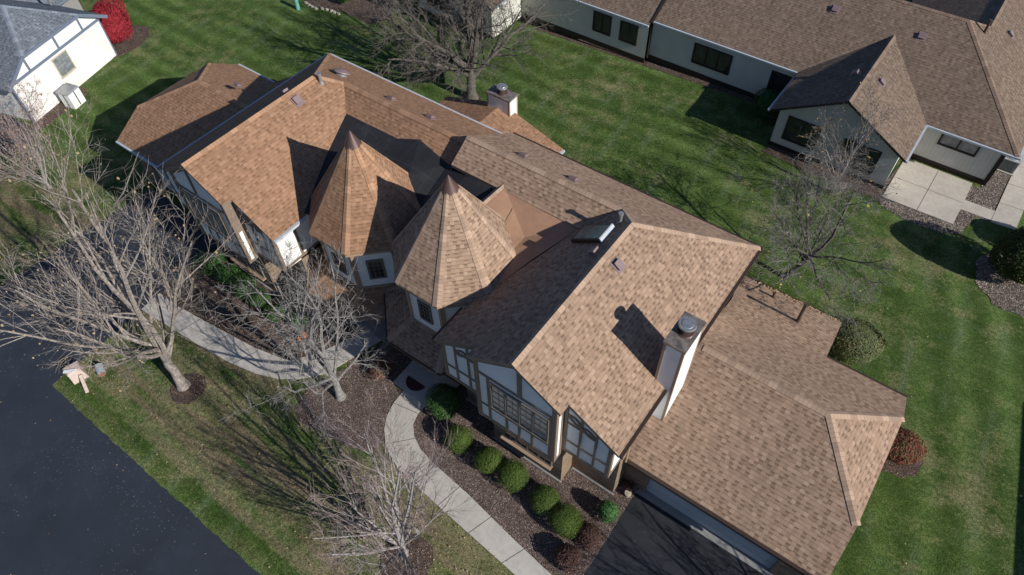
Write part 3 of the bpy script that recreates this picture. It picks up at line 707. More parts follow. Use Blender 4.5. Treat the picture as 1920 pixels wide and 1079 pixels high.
    wl.face([(b0, yb0, 2.85), (b0, 0.75, 2.85), (b1, 0.75, 2.85), (b1, yb0, 2.85)])
    wl.build('upper_wall', M['stucco'], root)
    # brick ground floor
    bk = W()
    bk.face([(xa, 1.46, gd), (xb_, 1.46, gd), (xb_, 1.46, 3.2), (xa, 1.46, 3.2)])
    bk.face([(-1.5, 0.73, gd), (1.6, 0.73, gd), (1.6, 0.73, 2.85), (-1.5, 0.73, 2.85)])
    bk.face([(1.6, 0.73, gd), (1.6, 1.46, gd), (1.6, 1.46, 2.85), (1.6, 0.73, 2.85)])
    bk.face([(-1.5, 1.46, gd), (-1.5, 0.73, gd), (-1.5, 0.73, 2.85), (-1.5, 1.46, 2.85)])
    bk.face([(xb_, 1.46, gd), (xb_, yB, gd), (xb_, yB, 3.2), (xb_, 1.46, 3.2)])
    bk.face([(xa, yB, gd), (xa, 1.46, gd), (xa, 1.46, 3.2), (xa, yB, 3.2)])
    # entry walls under the turret
    L8a, L8b = oc(wr-0.12, gd), oc(wr-0.12, 2.5)
    for k in (6, 7, 0, 1, 2): bk.face([L8a[k], L8a[(k+1) % 8], L8b[(k+1) % 8], L8b[k]])
    bk.face([(xj, 3.0, gd), (-7.0, 3.0, gd), (-7.0, 3.0, 4.6), (xj, 3.0, 4.6)])
    # garage brick
    gy0, gy1, gx1 = 2.2, 9.45, X2-0.35
    d0_, d1_ = 4.38, 9.26
    bk.face([(xb_, gy0, gd), (d0_, gy0, gd), (d0_, gy0, 2.55), (xb_, gy0, 2.55)])
    bk.face([(d1_, gy0, gd), (gx1, gy0, gd), (gx1, gy0, 2.55), (d1_, gy0, 2.55)])
    bk.face([(d0_, gy0, 2.15), (d1_, gy0, 2.15), (d1_, gy0, 2.55), (d0_, gy0, 2.55)])
    yy = [gy0, yga, 2*yg-yga, gy1]
    bk.face([(gx1, gy0, gd), (gx1, gy1, gd)]+[(gx1, y, zgt(y)-0.1) for y in reversed(yy)])
    bk.face([(gx1, gy1, gd), (xs0-0.35, gy1, gd), (xs0-0.35, gy1, 2.5), (gx1, gy1, 2.5)])
    bk.face([(xs0-0.35, gy1, gd), (xs0-0.35, yx-0.35, gd), (xs0-0.35, yx-0.35, 1.9), (xs0-0.35, gy1, 2.35)])
    bk.face([(xs0-0.35, yx-0.35, gd), (3.5, yx-0.35, gd), (3.5, yx-0.35, 1.9), (xs0-0.35, yx-0.35, 1.9)])
    bk.face([(3.5, yx-0.35, gd), (3.5, yB, gd), (3.5, yB, 2.3), (3.5, yx-0.35, 1.9)])
    bk.build('brick_wall', M['brick'], root)
    pl = W()
    pl.box(-1.56, 1.64, 0.66, 0.728, gd, 0.07); pl.box(1.66, 3.50, 1.39, 1.458, gd, 0.07); pl.box(-3.5, -1.57, 1.39, 1.458, gd, 0.07)
    pl.build('plinth', M['apron'], root)
    # soffits of the gable overhang
    # ---- timber framing on the front
    tm = W(); D = 0.035
    def tv(x, z0, z1, y, w_=0.12): tm.box(x-w_/2, x+w_/2, y-D, y+0.004, z0, z1)
    def th(x0, x1, z, y, w_=0.12): tm.box(x0, x1, y-D+0.003, y+0.004, z-w_/2, z+w_/2)
    y = yb0
    for x in (-1.52, 1.52): tv(x, 2.85, zx(x)-0.17, y, 0.16)
    tv(0.2, 5.92, zr-0.3, y, 0.17); th(-1.44, 1.44, 5.84, y, 0.13); th(-1.44, 1.44, 2.95, y, 0.15); th(-1.44, 1.44, 3.86, y-0.004, 0.07)
    for x in (-1.08, 1.40): tv(x, 3.03, 5.77, y, 0.10)
    for x in (-0.36, 0.17, 0.70): tv(x, 3.03, 3.82, y, 0.10)
    def rake(xa_, xb2, y):
        for sg in (1,):
            p, q = Vector((xa_, y-0.02, zx(xa_)-0.24)), Vector((xb2, y-0.02, zx(xb2)-0.24)); tm.beam(p, q, 0.05, 0.17)
    rake(0.0, 1.5, y); rake(-0.0, -1.5, y)
    y = yA
    for sg in (1, -1):
        for xx in (1.69, 3.36): tv(sg*xx, 3.2, zx(xx)-0.17, y, 0.13)
        for xx in (2.27, 2.84): tv(sg*xx, 3.33, zx(xx)-0.2, y, 0.09)
        a, b = sorted((sg*1.76, sg*3.29))
        th(a, b, 3.27, y, 0.14); th(a, b, 4.05, y-0.004, 0.08)
        a2, b2 = sorted((sg*1.76, sg*2.88)); th(a2, b2, 5.27, y-0.004, 0.09)
        p, q = Vector((sg*1.7, y-0.02, zx(1.7)-0.24)), Vector((sg*3.4, y-0.02, zx(3.4)-0.24)); tm.beam(p, q, 0.05, 0.17)
        # curved braces making pierced eye shapes above the rail
        for xc, zz in ((2.02, 5.58), (2.56, 5.30)):
            n_ = 10
            for sg2 in (1, -1):
                pr = None
                for i in range(n_+1):
                    u_ = -1+2*i/n_; xx = sg*(xc+u_*0.25); zz2 = zz+0.05+sg2*0.15*(1-u_*u_)-(u_*0.12)
                    cur = Vector((xx, y-0.022, zz2))
                    if pr: tm.beam(pr, cur, 0.045, 0.075)
                    pr = cur
    # side returns
    if not right: tm.box(-1.622, -1.598, yb0+0.08, yA-0.15, 4.7, zx(1.6)-0.16)
    for sg in (1, -1):
        tm.box(*sorted((sg*1.598, sg*1.625)), yb0-0.03, yb0+0.11, 2.85, zx(1.6)-0.16)
        tm.box(*sorted((sg*1.598, sg*1.622)), yb0+0.11, yA-0.04, 2.85, 2.97)
        tm.box(*sorted((sg*1.598, sg*1.624)), yA-0.15, yA-0.04, 2.97, zx(1.6)-0.16)
    for sg in (1, -1):
        X = sg*3.43
        for yy_ in (0.53, 1.55, 2.7) if sg < 0 else (0.53, 1.35):
            tm.box(*sorted((X, X+sg*0.03)), yy_, yy_+0.14, 3.2, ze-0.1)
        tm.box(*sorted((X, X+sg*0.028)), 0.68, 3.2, 3.2, 3.33)
    tm.build('timber_framing', M['timber'], root)
    # ---- windows
    window((T, fl), root, None, -0.93, 1.28, 4.08, 5.55, yb0-0.01, 4, (2, 4), 0.07, 'curtain', 'front_window')
    window((T, fl), root, None, -0.95, 1.12, 0.95, 2.5, 0.725, 4, (2, 3), 0.07, 'glass', 'lower_window')
    si = W(); si.box(-1.06, 1.22, 0.52, 0.725, 0.80, 0.87); si.build('window_sill', M['timber_tan'], root)
    # ---- garage door
    gdm = W(); n = 4
    for i in range(n):
        z0_ = 0.0+(0 if right else -0.25)+i*0.535
        gdm.box(d0_, d1_, 2.30, 2.335, z0_+0.012, z0_+0.535-0.006)
    for j in range(8):
        for i in range(n):
            z0_ = (0 if right else -0.25)+i*0.535; a = d0_+0.08+j*(d1_-d0_-0.08)/8
            gdm.box(a, a+0.50, 2.288, 2.299, z0_+0.10, z0_+0.43)
    gdm.build('garage_door', M['gdoor'], root)
    for b in (d0_-0.12, d1_):
        gt = W(); gt.box(b, b+0.12, 2.17, 2.32, gd, 2.15); gt.build('door_jamb', M['timber'], root)
    # ---- gutters
    def gut(name, mat, *b):
        g_ = W(); g_.box(*b); return g_.build(name, mat, root)
    gm = M[GUT] if right else M['gutter_w']
    if right: gut('gutter', gm, xe+0.002, xe+0.115, yf2+0.02, 3.3, ze-0.14, ze-0.03)
    gut('gutter', gm, xe+0.002, xe+0.115, 4.68 if right else yf2+0.02, yb+0.05, ze-0.14, ze-0.03)
    gut('gutter', gm, xel-0.115, xel-0.002, yf2+0.02, 2.1, ze-0.16, ze-0.05)
    gut('gutter', gm, xj, xe, yb+0.002, yb+0.115, ze-0.14, ze-0.03)
    zz = zgt(ygf); g2 = M['gutter_d'] if right else M['gutter_w']
    gut('garage_gutter', g2, 3.45, X2, ygf-0.115, ygf-0.002, zz-0.13, zz-0.02)
    gut('garage_gutter', g2, xs0, X2, yge+0.002, yge+0.11, zgt(yge)-0.13, zgt(yge)-0.02)
    gut('garage_gutter', g2, 3.25, xs0-0.07, yx+0.002, yx+0.11, 1.83, 1.93)
    if right:
        dr = W()
        for k in range(5):
            pass
        dr.cyl((3.56, 1.62, 5.2), (3.56, 1.62, 2.7), 0.04, None, 8); dr.build('downspout', M['timber_tan'], root)
    return dict(tcx=tcx, tcy=tcy)

idt = lambda p: (p[0], p[1], p[2])
UR = thing('townhouse', 'tan shingled townhouse unit with turret, half timbered front gable and attached garage', 'house', (0, 4, 0), 'attached turreted townhouse units')
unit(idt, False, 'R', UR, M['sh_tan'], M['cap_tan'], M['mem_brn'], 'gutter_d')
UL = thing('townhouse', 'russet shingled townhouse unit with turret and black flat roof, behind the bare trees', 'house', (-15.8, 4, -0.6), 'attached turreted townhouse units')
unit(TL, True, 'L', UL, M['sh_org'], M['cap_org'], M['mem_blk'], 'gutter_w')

# party rake of the right unit, standing proud of the left unit's roof
pr = MB()
pr.face([(xj-0.01, yb, ze-0.45), (xj-0.01, yr1, zr1-0.45), (xj-0.01, 6.73, 6.0), (xj-0.01, 6.73, 6.5), (xj-0.01, yr1, zr1-0.01), (xj-0.01, yb, ze-0.01)])
pr.build('party_wall_rake', M['dark_trim'], UR)

# chimneys
chimney(idt, False, UR, 3.26, 3.93, 3.34, 4.65, 2.9, 7.73, 'tall white stuccoed chimney with tan corner boards')
nR = (s_, 0, 1); nL = (-s_, 0, 1); nB = (0, sb, 1); nF = (0, -sb, 1)
ventbox(idt, False, UR, (0.47, 5.33, zx(0.47)), nR, 0.34)
ventbox(idt, False, UR, (-0.49, 5.38, zx(0.49)), nL, 0.34)
for x in (-5.65, -3.31): ventbox(idt, False, UR, (x, 8.5, ze+sb*(yb-8.5)), nB, 0.34)
pipe(idt, False, UR, (-0.46, 7.04, zx(0.46)), 0.42, 0.075, 'galv', name='flue_pipe')
pipe(idt, False, UR, (6.03, 11.0, 2.25), 1.12, 0.065, 'pipe_d', 'pipe_d', lab='tall dark vent pipe')
pipe(idt, False, UR, (4.73, 11.75, 2.05), 0.28, 0.05, 'pipe_d', 'pipe_d', lab='short dark vent pipe')
ventbox(idt, False, UR, (-6.2, 5.75, 6.4), (0, 0, 1), 0.3)
# skylight on the shaded slope
sk = MB(); a_ = Vector((-1.62, 5.9, zx(1.62))); 
pA, pB, pC, pD = [Vector((x, y, zx(x))) for x, y in ((-1.62, 5.86), (-0.50, 5.86), (-0.50, 6.72), (-1.62, 6.72))]
nL_ = Vector(nL).normalized()
sk.prism([pA-nL_*.05, pB-nL_*.05, pC-nL_*.05, pD-nL_*.05], [pA+nL_*.16, pB+nL_*.16, pC+nL_*.16, pD+nL_*.16])
sko = sk.build('skylight', M['gutter_d'], UR)
sg = MB(); ins = lambda p, q: p+(q-p)*0.07
cc_ = (pA+pC)/2
sg.face([p+(cc_-p)*0.13+nL_*.168 for p in (pA, pB, pC, pD)]); sg.build('pane', M['skyglass'], sko)
sb_ = MB(); sb_.prism([pB+nL_*.0, pB+Vector((.09, 0, 0))+nL_*.0, pC+Vector((.09, 0, 0)), pC], [pB+nL_*.2, pB+Vector((.05, 0, 0))+nL_*.2, pC+Vector((.05, 0, 0))+nL_*.2, pC+nL_*.2]); sb_.build('skylight_flashing', M['gutter_w'], sko)
# door under the turret and lamps
dd = MB(); dd.box(-5.95, -5.05, 1.88, 1.96, 0.10, 2.15); do = dd.build('entry_door', M['timber'], UR)
h = MB(); h.cyl((-5.15, 1.86, 1.1), (-5.15, 1.82, 1.1), 0.04, None, 10); h.build('door_handle', M['galv'], do)
def lantern(root, x, y, z):
    m = MB(); m.box(x-0.02, x+0.02, y, y+0.1, z+0.1, z+0.14); m.cyl((x, y, z-0.16), (x, y, z+0.1), 0.07, 0.1, 6); m.cyl((x, y, z+0.1), (x, y, z+0.2), 0.12, 0.02, 6)
    m.build('wall_lantern', M['black'], root)
lantern(UR, 3.95, 2.08, 1.9); lantern(UR, 9.75, 2.08, 1.9)

# left unit furniture on the roofs
zxl = lambda x: 7.287-s_*abs(x+15.796)
ventbox(idt, False, UL, (-15.38, 5.65, zxl(-15.38)), nR, 0.36)
ventbox(idt, False, UL, (-16.2, 5.75, zxl(-16.2)), nL, 0.30)
pipe(idt, False, UL, (-15.44, 7.13, zxl(-15.44)), 0.42, 0.075, 'galv', name='flue_pipe', lab='short bright metal flue pipe')
for x in (-12.89, -10.64): ventbox(idt, False, UL, (x, 8.65, 4.916+sb*(10.905-8.65)), nB, 0.32)
mt = MB(); p = Vector((-15.98, 8.69, 4.916+sb*(10.905-8.69))); nb = Vector(nB).normalized()
mt.cyl(p, p+nb*0.15, 0.26, None, 24)
mo = mt.build('attic_fan', M['galv'], UL); mt = MB(); mt.cyl(p+nb*0.15, p+nb*0.20, 0.40, 0.38, 26); mt.cyl(p+nb*0.20, p+nb*0.28, 0.38, 0.12, 26); mt.build('fan_hood', M['vent'], mo)
ventbox(idt, False, UL, (-22.0, 6.9, 4.3), (0, 0.595, 1), 0.3)
ventbox(idt, False, UL, (-9.7, 4.95, 5.95), (0, 0, 1), 0.28)
pipe(idt, False, UL, (-21.9, 11.0, 1.75), 1.15, 0.07, 'black', 'galv', lab='black vent pipe with pale cap')

# family-room wing behind the left unit, with its own gable and chimney
fx, fy0, fy1 = -11.65, 10.4, 15.03
fr_, ff = MB(), MB()
XL, XR = -15.48, -7.82
fz_r = 2.70; sl_ = 0.313
fr_.slab([(fx, fy0, fz_r), (fx, fy1, fz_r), (XR, fy1, fz_r-sl_*(XR-fx)), (XR, fy0, fz_r-sl_*(XR-fx))][::-1], 0.12, ff)
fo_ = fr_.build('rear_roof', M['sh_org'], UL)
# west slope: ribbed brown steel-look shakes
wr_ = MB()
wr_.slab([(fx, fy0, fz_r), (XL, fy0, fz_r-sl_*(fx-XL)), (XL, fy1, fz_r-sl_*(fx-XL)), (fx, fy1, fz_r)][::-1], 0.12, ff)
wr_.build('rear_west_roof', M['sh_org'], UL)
ff.build('rear_fascia', M['timber_tan'], UL)
rw = MB(); rw.face([(XR-0.3, 10.3, -0.5), (XR-0.3, fy1-0.3, -0.5), (XR-0.3, fy1-0.3, 1.45), (XR-0.3, 10.3, 1.45)])
rw.face([(XR-0.3, fy1-0.3, -0.5), (XL+0.3, fy1-0.3, -0.7), (XL+0.3, fy1-0.3, 1.45), (fx, fy1-0.3, fz_r-0.15), (XR-0.3, fy1-0.3, 1.45)])
rw.face([(XL+0.3, fy1-0.3, -0.7), (XL+0.3, 10.3, -0.7), (XL+0.3, 10.3, 1.45), (XL+0.3, fy1-0.3, 1.45)])
rw.build('rear_wall', M['stucco'], UL)
chimney(idt, False, UL, -12.28, -10.87, 14.58, 15.28, -0.6, 3.42, 'short broad white chimney with pale corner boards')
rg = MB(); rg.box(XR, XR+0.11, 10.9, fy1, 1.38, 1.49); rg.build('rear_gutter', M['gutter_w'], UL)

# ------------------------------------------------------------------ neighbouring ranch houses
def ranch(root, T, fl, right=True):
    own = right
    W = lambda: MB(T, fl)
    rf, fs, cp, wa, ba = W(), W(), W(), W(), W()
    s4 = 0.57; ye, zE = 26.15, 2.42; xr_ = 10.9; yR, zR, xR = 31.3, 5.33, 5.95
    xl = -9.1
    # main front slope, hip and rear
    zf = lambda y: zE+s4*(y-ye)
    rf.slab([(6.6, ye, zE), (xr_, ye, zE), (xR, yR, zR), (xl, yR, zR), (xl, ye+0.3, zf(ye+0.3)), (-0.26, ye+0.3, zf(ye+0.3)), (3.13, 29.55, 4.37)], 0.14, fs)
    yRw = 33.2; xw, zw = 6.98, 4.72
    rf.slab([(xR, yR, zR), (xr_, ye, zE), (xr_, 48, zE), (xw, 48, zw), (xw, 32.5, zw)], 0.14, fs)
    rf.slab([(xw, 48, zw), (2.5, 48, 2.4), (2.5, 36.3, 2.4), (xw, 32.5, zw)], 0.14, fs)
    rf.slab([(xl, yR, zR), (xR, yR, zR), (xw, 32.5, zw), (2.5, 36.3, 2.42), (xl, 36.4, 2.42)], 0.14, fs)
    # gabled front wing
    wf, wz, wp = 22.8, 2.42, 4.37
    rf.slab([(3.13, wf, wp), (6.6, wf, wz), (6.6, ye, zE), (3.13, 29.55, wp)], 0.14, fs)
    rf.slab([(3.13, 29.55, wp), (-0.26, ye+0.3, zf(ye+0.3)), (-0.26, wf, wz), (3.13, wf, wp)], 0.14, fs)
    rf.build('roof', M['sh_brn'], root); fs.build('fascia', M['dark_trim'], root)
    nf = (0, -s4, 1); ns = (0.58, 0, 1)
    cap_strip(cp, (xl, yR, zR), (xR, yR, zR), nf, (0, s4, 1)); cap_strip(cp, (xR, yR, zR), (xr_, ye, zE), nf, ns)
    cap_strip(cp, (xw, 48, zw), (xw, 32.5, zw), ns, (-ns[0], 0, 1)); cap_strip(cp, (xR, yR, zR), (xw, 32.5, zw), ns, (0, s4, 1))
    cap_strip(cp, (3.13, wf, wp), (3.13, 29.55, wp), (0.56, 0, 1), (-0.56, 0, 1))
    cp.build('ridge_caps', M['cap_brn'], root)
    # walls
    wa.face([(xl, 26.5, 0), (0.15, 26.5, 0), (0.15, 26.5, 2.5), (xl, 26.5, 2.5)])
    wa.face([(6.25, 26.5, 0), (10.4, 26.5, 0), (10.4, 26.5, 2.5), (6.25, 26.5, 2.5)])
    wa.face([(10.4, 26.5, 0), (10.4, 47.8, 0), (10.4, 47.8, 2.6), (10.4, 26.5, 2.6)])
    wa.face([(0.15, 23.3, 0), (6.25, 23.3, 0), (6.25, 23.3, 2.45), (3.13, 23.3, wp-0.17), (0.15, 23.3, 2.45)])
    wa.face([(6.25, 23.3, 0), (6.25, 26.5, 0), (6.25, 26.5, 2.6), (6.25, 23.3, 2.5)])
    wa.face([(0.15, 26.5, 0), (0.15, 23.3, 0), (0.15, 23.3, 2.5), (0.15, 26.5, 2.6)])
    wa.build('wall', M['cream'], root)
    e = 0.035
    for b in ((xl, 0.15, 26.5-e, 26.498, 0, 0.32), (6.27, 10.4, 26.5-e, 26.498, 0, 0.32), (0.12, 6.27, 23.3-e, 23.298, 0, 0.22), (10.402, 10.402+e, 26.47, 47, 0, 0.32), (6.252, 6.252+e, 23.27, 26.4, 0, 0.22)):
        ba = W(); ba.box(*b); ba.build('skirt_board', M['dark_trim'], root)
    for b in ((10.402, 10.45, 26.45, 26.62, 0.32, 2.45), (10.25, 10.402, 26.5-e-.005, 26.497, 0.32, 2.4)):
        ba = W(); ba.box(*b); ba.build('corner_board', M['dark_trim'], root)
    # windows
    def rwin(x0, x1, z0, z1, y, n, gm='glass'):
        f = W(); w_ = 0.09
        f.box(x0-w_, x1+w_, y-0.06, y-0.002, z1, z1+w_); f.box(x0-w_, x1+w_, y-0.06, y-0.002, z0-w_, z0)
        f.box(x0-w_, x0, y-0.058, y-0.002, z0, z1); f.box(x1, x1+w_, y-0.058, y-0.002, z0, z1)
        for i in range(1, n): X = x0+(x1-x0)*i/n; f.box(X-0.035, X+0.035, y-0.055, y-0.002, z0, z1)
        fo = f.build('window', M['dark_trim'], root); p = W(); p.face([(x0, y-0.012, z0), (x1, y-0.012, z0), (x1, y-0.012, z1), (x0, y-0.012, z1)]); p.build('pane', M[gm], fo)
    rwin(7.55, 9.2, 1.45, 2.12, 26.5, 2, 'curtain')
    rwin(0.75, 2.35, 0.75, 2.05, 23.3, 2); rwin(3.7, 5.4, 0.65, 1.95, 23.3, 2)
    if right: rwin(-6.25, -4.05, 0.95, 2.05, 26.5, 3); rwin(-1.55, -0.45, 0.35, 2.05, 26.5, 1)
    for b in ((6.62, xr_, ye-0.115, ye-0.002, zE-0.12, zE-0.02), (xl, -0.26, ye+0.3-0.115, ye+0.298, zf(ye+0.3)-0.12, zf(ye+0.3)-0.02),
              (-0.375, -0.262, wf, ye+0.1, wz-0.12, wz-0.02), (6.602, 6.70, wf, ye-0.12, wz-0.12, wz-0.02), (xr_+0.002, xr_+0.115, ye-0.1, 48, zE-0.12, zE-0.02)):
        gu = W(); gu.box(*b); gu.build('gutter', M['gutter_w'], root)
    for (x, y) in ((4.35, 29.9), (-0.2, 29.9)): ventbox(T, fl, root, (x, y, zf(y)), nf, 0.36)
    ventbox(T, fl, root, (3.85, 25.8, wp-0.57*0.72), (0.57, 0, 1), 0.34); ventbox(T, fl, root, (2.55, 25.7, wp-0.57*0.58), (-0.57, 0, 1), 0.34)
    pipe(T, fl, root, (-5.3, 29.6, zf(29.6)), 0.42, 0.07, 'galv', name='flue_pipe')
    if right:
        pipe(T, fl, root, (6.85, 31.6, 4.75), 0.7, 0.07, 'pipe_d'); ventbox(T, fl, root, (8.0, 33.5, zE+(zw-zE)*(xr_-8.0)/(xr_-xw)), ns, 0.34)

N1 = thing('ranch_house', 'brown shingled ranch house with a gabled wing beside the concrete patio', 'house', (0, 28, 0), 'attached brown ranch house units')
ranch(N1, idt, False)
TN = lambda p: (-17.75-p[0]+0.45-1.0, p[1]+0.05, p[2]-0.12)
N2 = thing('ranch_house', 'brown shingled ranch house end with a white wing behind the large bare tree', 'house', (-18, 28, 0), 'attached brown ranch house units')
def TN(p): return (-18.3-p[0]+0.0, p[1]-0.3, p[2]-0.18)
ranch(N2, TN, True, False)
cb = MB(); cb.box(-9.32, -9.02, 26.1, 31.4, 2.0, 2.36)
cb = MB(); cb.cyl((-9.15, 26.40, 2.35), (-9.15, 26.42, 0.1), 0.05, None, 8); cb.build('downspout', M['dark_trim'], N1)
rk = MB(); rk.beam((-9.12, 26.3, 2.50), (-9.12, 31.3, 5.38), 0.16, 0.1); rk.build('party_rake', M['dark_trim'], N1)
for x0, x1 in ((-11.0, -9.95), (-12.9, -11.8)):
    f = MB(); w_ = 0.09; y = 26.2; z0, z1 = 0.85, 1.98
    f.box(x0-w_, x1+w_, y-0.06, y-0.002, z1, z1+w_); f.box(x0-w_, x1+w_, y-0.06, y-0.002, z0-w_, z0); f.box(x0-w_, x0, y-0.058, y-0.002, z0, z1); f.box(x1, x1+w_, y-0.058, y-0.002, z0, z1); f.box((x0+x1)/2-0.03, (x0+x1)/2+0.03, y-0.055, y-0.002, z0, z1)
    fo = f.build('window', M['dark_trim'], N2); p = MB(); p.face([(x0, y-0.012, z0), (x1, y-0.012, z0), (x1, y-0.012, z1), (x0, y-0.012, z1)]); p.build('pane', M['glass'], fo)

# ------------------------------------------------------------------ painted brick house, top left
B0 = Vector((-38.43, 8.44, -1)); E1 = Vector((0.28314, -0.95908, 0)); E2 = Vector((-0.95908, -0.28314, 0))
def TB(p): v = B0+E1*p[0]+E2*p[1]; return (v.x, v.y, p[2])
BH = thing('brick_house', 'white painted brick house with slate grey clipped gable roof', 'house', tuple(B0))
mb = MB(TB); fs = MB(TB); o_ = -0.3
ua, ub, uc, ud, zlo, zj = -0.5, 1.3, 5.9, 7.7, 1.62, 2.70
um, va, za = 3.6, 2.3, 4.08
Ln = 18
mb.slab([(um, va, za), (ub, o_, zj), (ua, o_, zlo), (ua, Ln, zlo), (um, Ln, za)][::-1], 0.14, fs)
mb.slab([(um, va, za), (um, Ln, za), (ud, Ln, zlo), (ud, o_, zlo), (uc, o_, zj)][::-1], 0.14, fs)
mb.slab([(um, va, za), (uc, o_, zj), (ub, o_, zj)][::-1], 0.14, fs)
# side wing gable further back
mb.slab([(-2.6, 6.0, 3.1), (-2.6, 3.6, 1.62), (0.0, 3.6, 1.62), (2.1, 6.0, 3.1)], 0.14, fs)
mb.slab([(-2.6, 6.0, 3.1), (2.1, 6.0, 3.1), (0.0, 8.4, 1.62), (-2.6, 8.4, 1.62)], 0.14, fs)
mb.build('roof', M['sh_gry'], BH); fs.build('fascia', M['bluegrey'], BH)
c = MB(TB)
def n3(a, b, cc): v = (Vector(b)-Vector(a)).cross(Vector(cc)-Vector(a)); return v if v.z > 0 else -v
nlow = n3((um, va, za), (ub, o_, zj), (ua, o_, zlo)); nhi = n3((um, va, za), (uc, o_, zj), (ud, o_, zlo)); njk = n3((um, va, za), (ub, o_, zj), (uc, o_, zj))
cap_strip(c, (um, va, za), (uc, o_, zj), nhi, njk); cap_strip(c, (um, va, za), (ub, o_, zj), nlow, njk); cap_strip(c, (um, va, za), (um, Ln, za), nlow, nhi)
c.build('ridge_caps', M['cap_gry'], BH)
wv = MB(TB); L0 = 7.2
wv.face([(0, 0, -1.1), (L0, 0, -1.1), (L0, 0, 1.55), (0, 0, 1.55)])
wv.face([(L0, 0, -1.1), (L0, Ln, -1.1), (L0, Ln, 1.6), (L0, 0, 1.6)]); wv.face([(0, Ln, -1.1), (0, 0, -1.1), (0, 0, 1.6), (0, Ln, 1.6)])
wv.build('brick_wall', M['white_brick'], BH)
gp = MB(TB); gp.face([(0, -0.004, 1.55), (L0, -0.004, 1.55), (L0, -0.004, 1.8), (5.85, -0.004, 2.58), (1.35, -0.004, 2.58), (0, -0.004, 1.8)])
gp.build('gable_panel', M['white'], BH); gp = MB(TB); gp.face([(-2.3, 3.9, -1), (-2.3, 8.1, -1), (-2.3, 8.1, 1.7), (-2.3, 6.0, 2.95), (-2.3, 3.9, 1.7)]); gp.build('wing_gable', M['white'], BH)
def trim(kind, *a, **k):
    t = MB(TB); getattr(t, kind)(*a); return t.build('trim_board', M['bluegrey'], BH)
trim('box', -0.02, L0+0.02, -0.05, -0.006, 1.50, 1.66)
for u_ in (1.35, 3.4, 5.75): trim('box', u_-0.07, u_+0.07, -0.045, -0.006, 1.66, 2.50)
trim('box', 1.2, 6.0, -0.052, -0.008, 2.50, 2.64)
trim('beam', (ub, -0.31, zj-0.07), (ua, -0.31, zlo-0.07), 0.05, 0.2); trim('beam', (uc, -0.31, zj-0.07), (ud, -0.31, zlo-0.07), 0.05, 0.2); trim('beam', (ub, -0.31, zj-0.07), (uc, -0.31, zj-0.07), 0.05, 0.18)
for b in ((-0.06, 0.0, -0.05, 0.1, -1.05, 1.6), (L0, L0+0.09, 0.05, 0.2, -1.05, 1.55)):
    t = MB(TB); t.box(*b); t.build('downspout', M['bluegrey'], BH)
for v_ in (4.6, 6.0, 7.4): trim('box', -2.33, -2.302, v_-0.07, v_+0.07, 1.6, 2.5)
trim('box', -2.335, -2.303, 3.9, 8.1, 1.45, 1.6)
f = MB(TB); x0, x1, z0, z1 = 3.12, 4.2, 0.15, 1.3
f.box(x0-0.06, x1+0.06, -0.05, -0.004, z1, z1+0.05); f.box(x0-0.08, x1+0.08, -0.07, -0.004, z0-0.1, z0); f.box(x0-0.06, x0, -0.048, -0.004, z0, z1); f.box(x1, x1+0.06, -0.048, -0.004, z0, z1)
fo = f.build('window', M['stone'], BH); p = MB(TB); p.face([(x0, -0.014, z0), (x1, -0.014, z0), (x1, -0.014, z1), (x0, -0.014, z1)]); p.build('pane', M['curtain'], fo)
m = MB(TB)
for k in range(1, 4): m.box(x0+(x1-x0)*k/4-0.013, x0+(x1-x0)*k/4+0.013, -0.034, -0.016, z0, z1)
for k in range(1, 5): m.box(x0, x1, -0.036, -0.017, z0+(z1-z0)*k/5-0.013, z0+(z1-z0)*k/5+0.013)
m.build('muntins', M['bluegrey'], fo)
pp = MB(TB); pp.cyl((0.55, 2.6, 2.4), (0.55, 2.6, 3.2), 0.08, None, 12); pp.build('vent_pipe', M['galv'], BH)
# white storage cabinet against its wall
CB = thing('storage_cabinet', 'white outdoor storage cabinet with grey lid against the painted brick wall', 'cabinet', tuple(TB((5.0, -1.1, -1))))
m = MB(TB); m.box(4.55, 5.45, -1.42, -0.62, -1.0, 0.02); m.build('cabinet_body', M['white'], CB)
m = MB(TB); m.prism([(4.5, -1.47, 0.0), (5.5, -1.47, 0.0), (5.5, -0.57, 0.0), (4.5, -0.57, 0.0)], [(4.55, -1.42, 0.09), (5.45, -1.42, 0.09), (5.45, -0.6, 0.13), (4.55, -0.6, 0.13)]); m.build('lid', M['galv'], CB)
m = MB(TB); m.box(5.452, 5.47, -1.04, -1.0, -0.95, 0.0); m.box(4.96, 5.02, -1.44, -1.422, -0.95, 0.0); m.build('door_seam', M['black'], CB)

# house out of frame on the right that throws the long shadow on the lawn
OH = thing('brown_house', 'brown shingled house beyond the right edge of the lawn', 'house', (24, 4, 0))
def TO(p): a = R(9.5); return (19.4+p[0]*math.cos(a)+p[1]*math.sin(-a)*0-0.17*(p[1]), p[1]*1.0, p[2])
TO = lambda p: (21.9+p[0]-0.17*p[1], p[1]+0.0, p[2])
m, f2 = MB(TO), MB(TO)
m.slab([(4.5, -14, 5.0), (0, -14, 2.6), (0, 14.2, 2.6), (4.5, 14.2, 5.0)][::-1], 0.14, f2); m.slab([(4.5, -14, 5.0), (4.5, 14.2, 5.0), (9, 14.2, 2.6), (9, -14, 2.6)][::-1], 0.14, f2)
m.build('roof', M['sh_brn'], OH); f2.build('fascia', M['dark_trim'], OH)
m = MB(TO); m.box(0.4, 8.6, -13.6, 13.8, 0, 2.5); m.build('wall', M['cream'], OH)
m = MB(TO); m.prism([(0.4, 13.8, 2.5), (8.6, 13.8, 2.5), (4.5, 13.8, 4.7)], [(0.4, 13.6, 2.5), (8.6, 13.6, 2.5), (4.5, 13.6, 4.7)]); m.build('gable_end', M['cream'], OH)

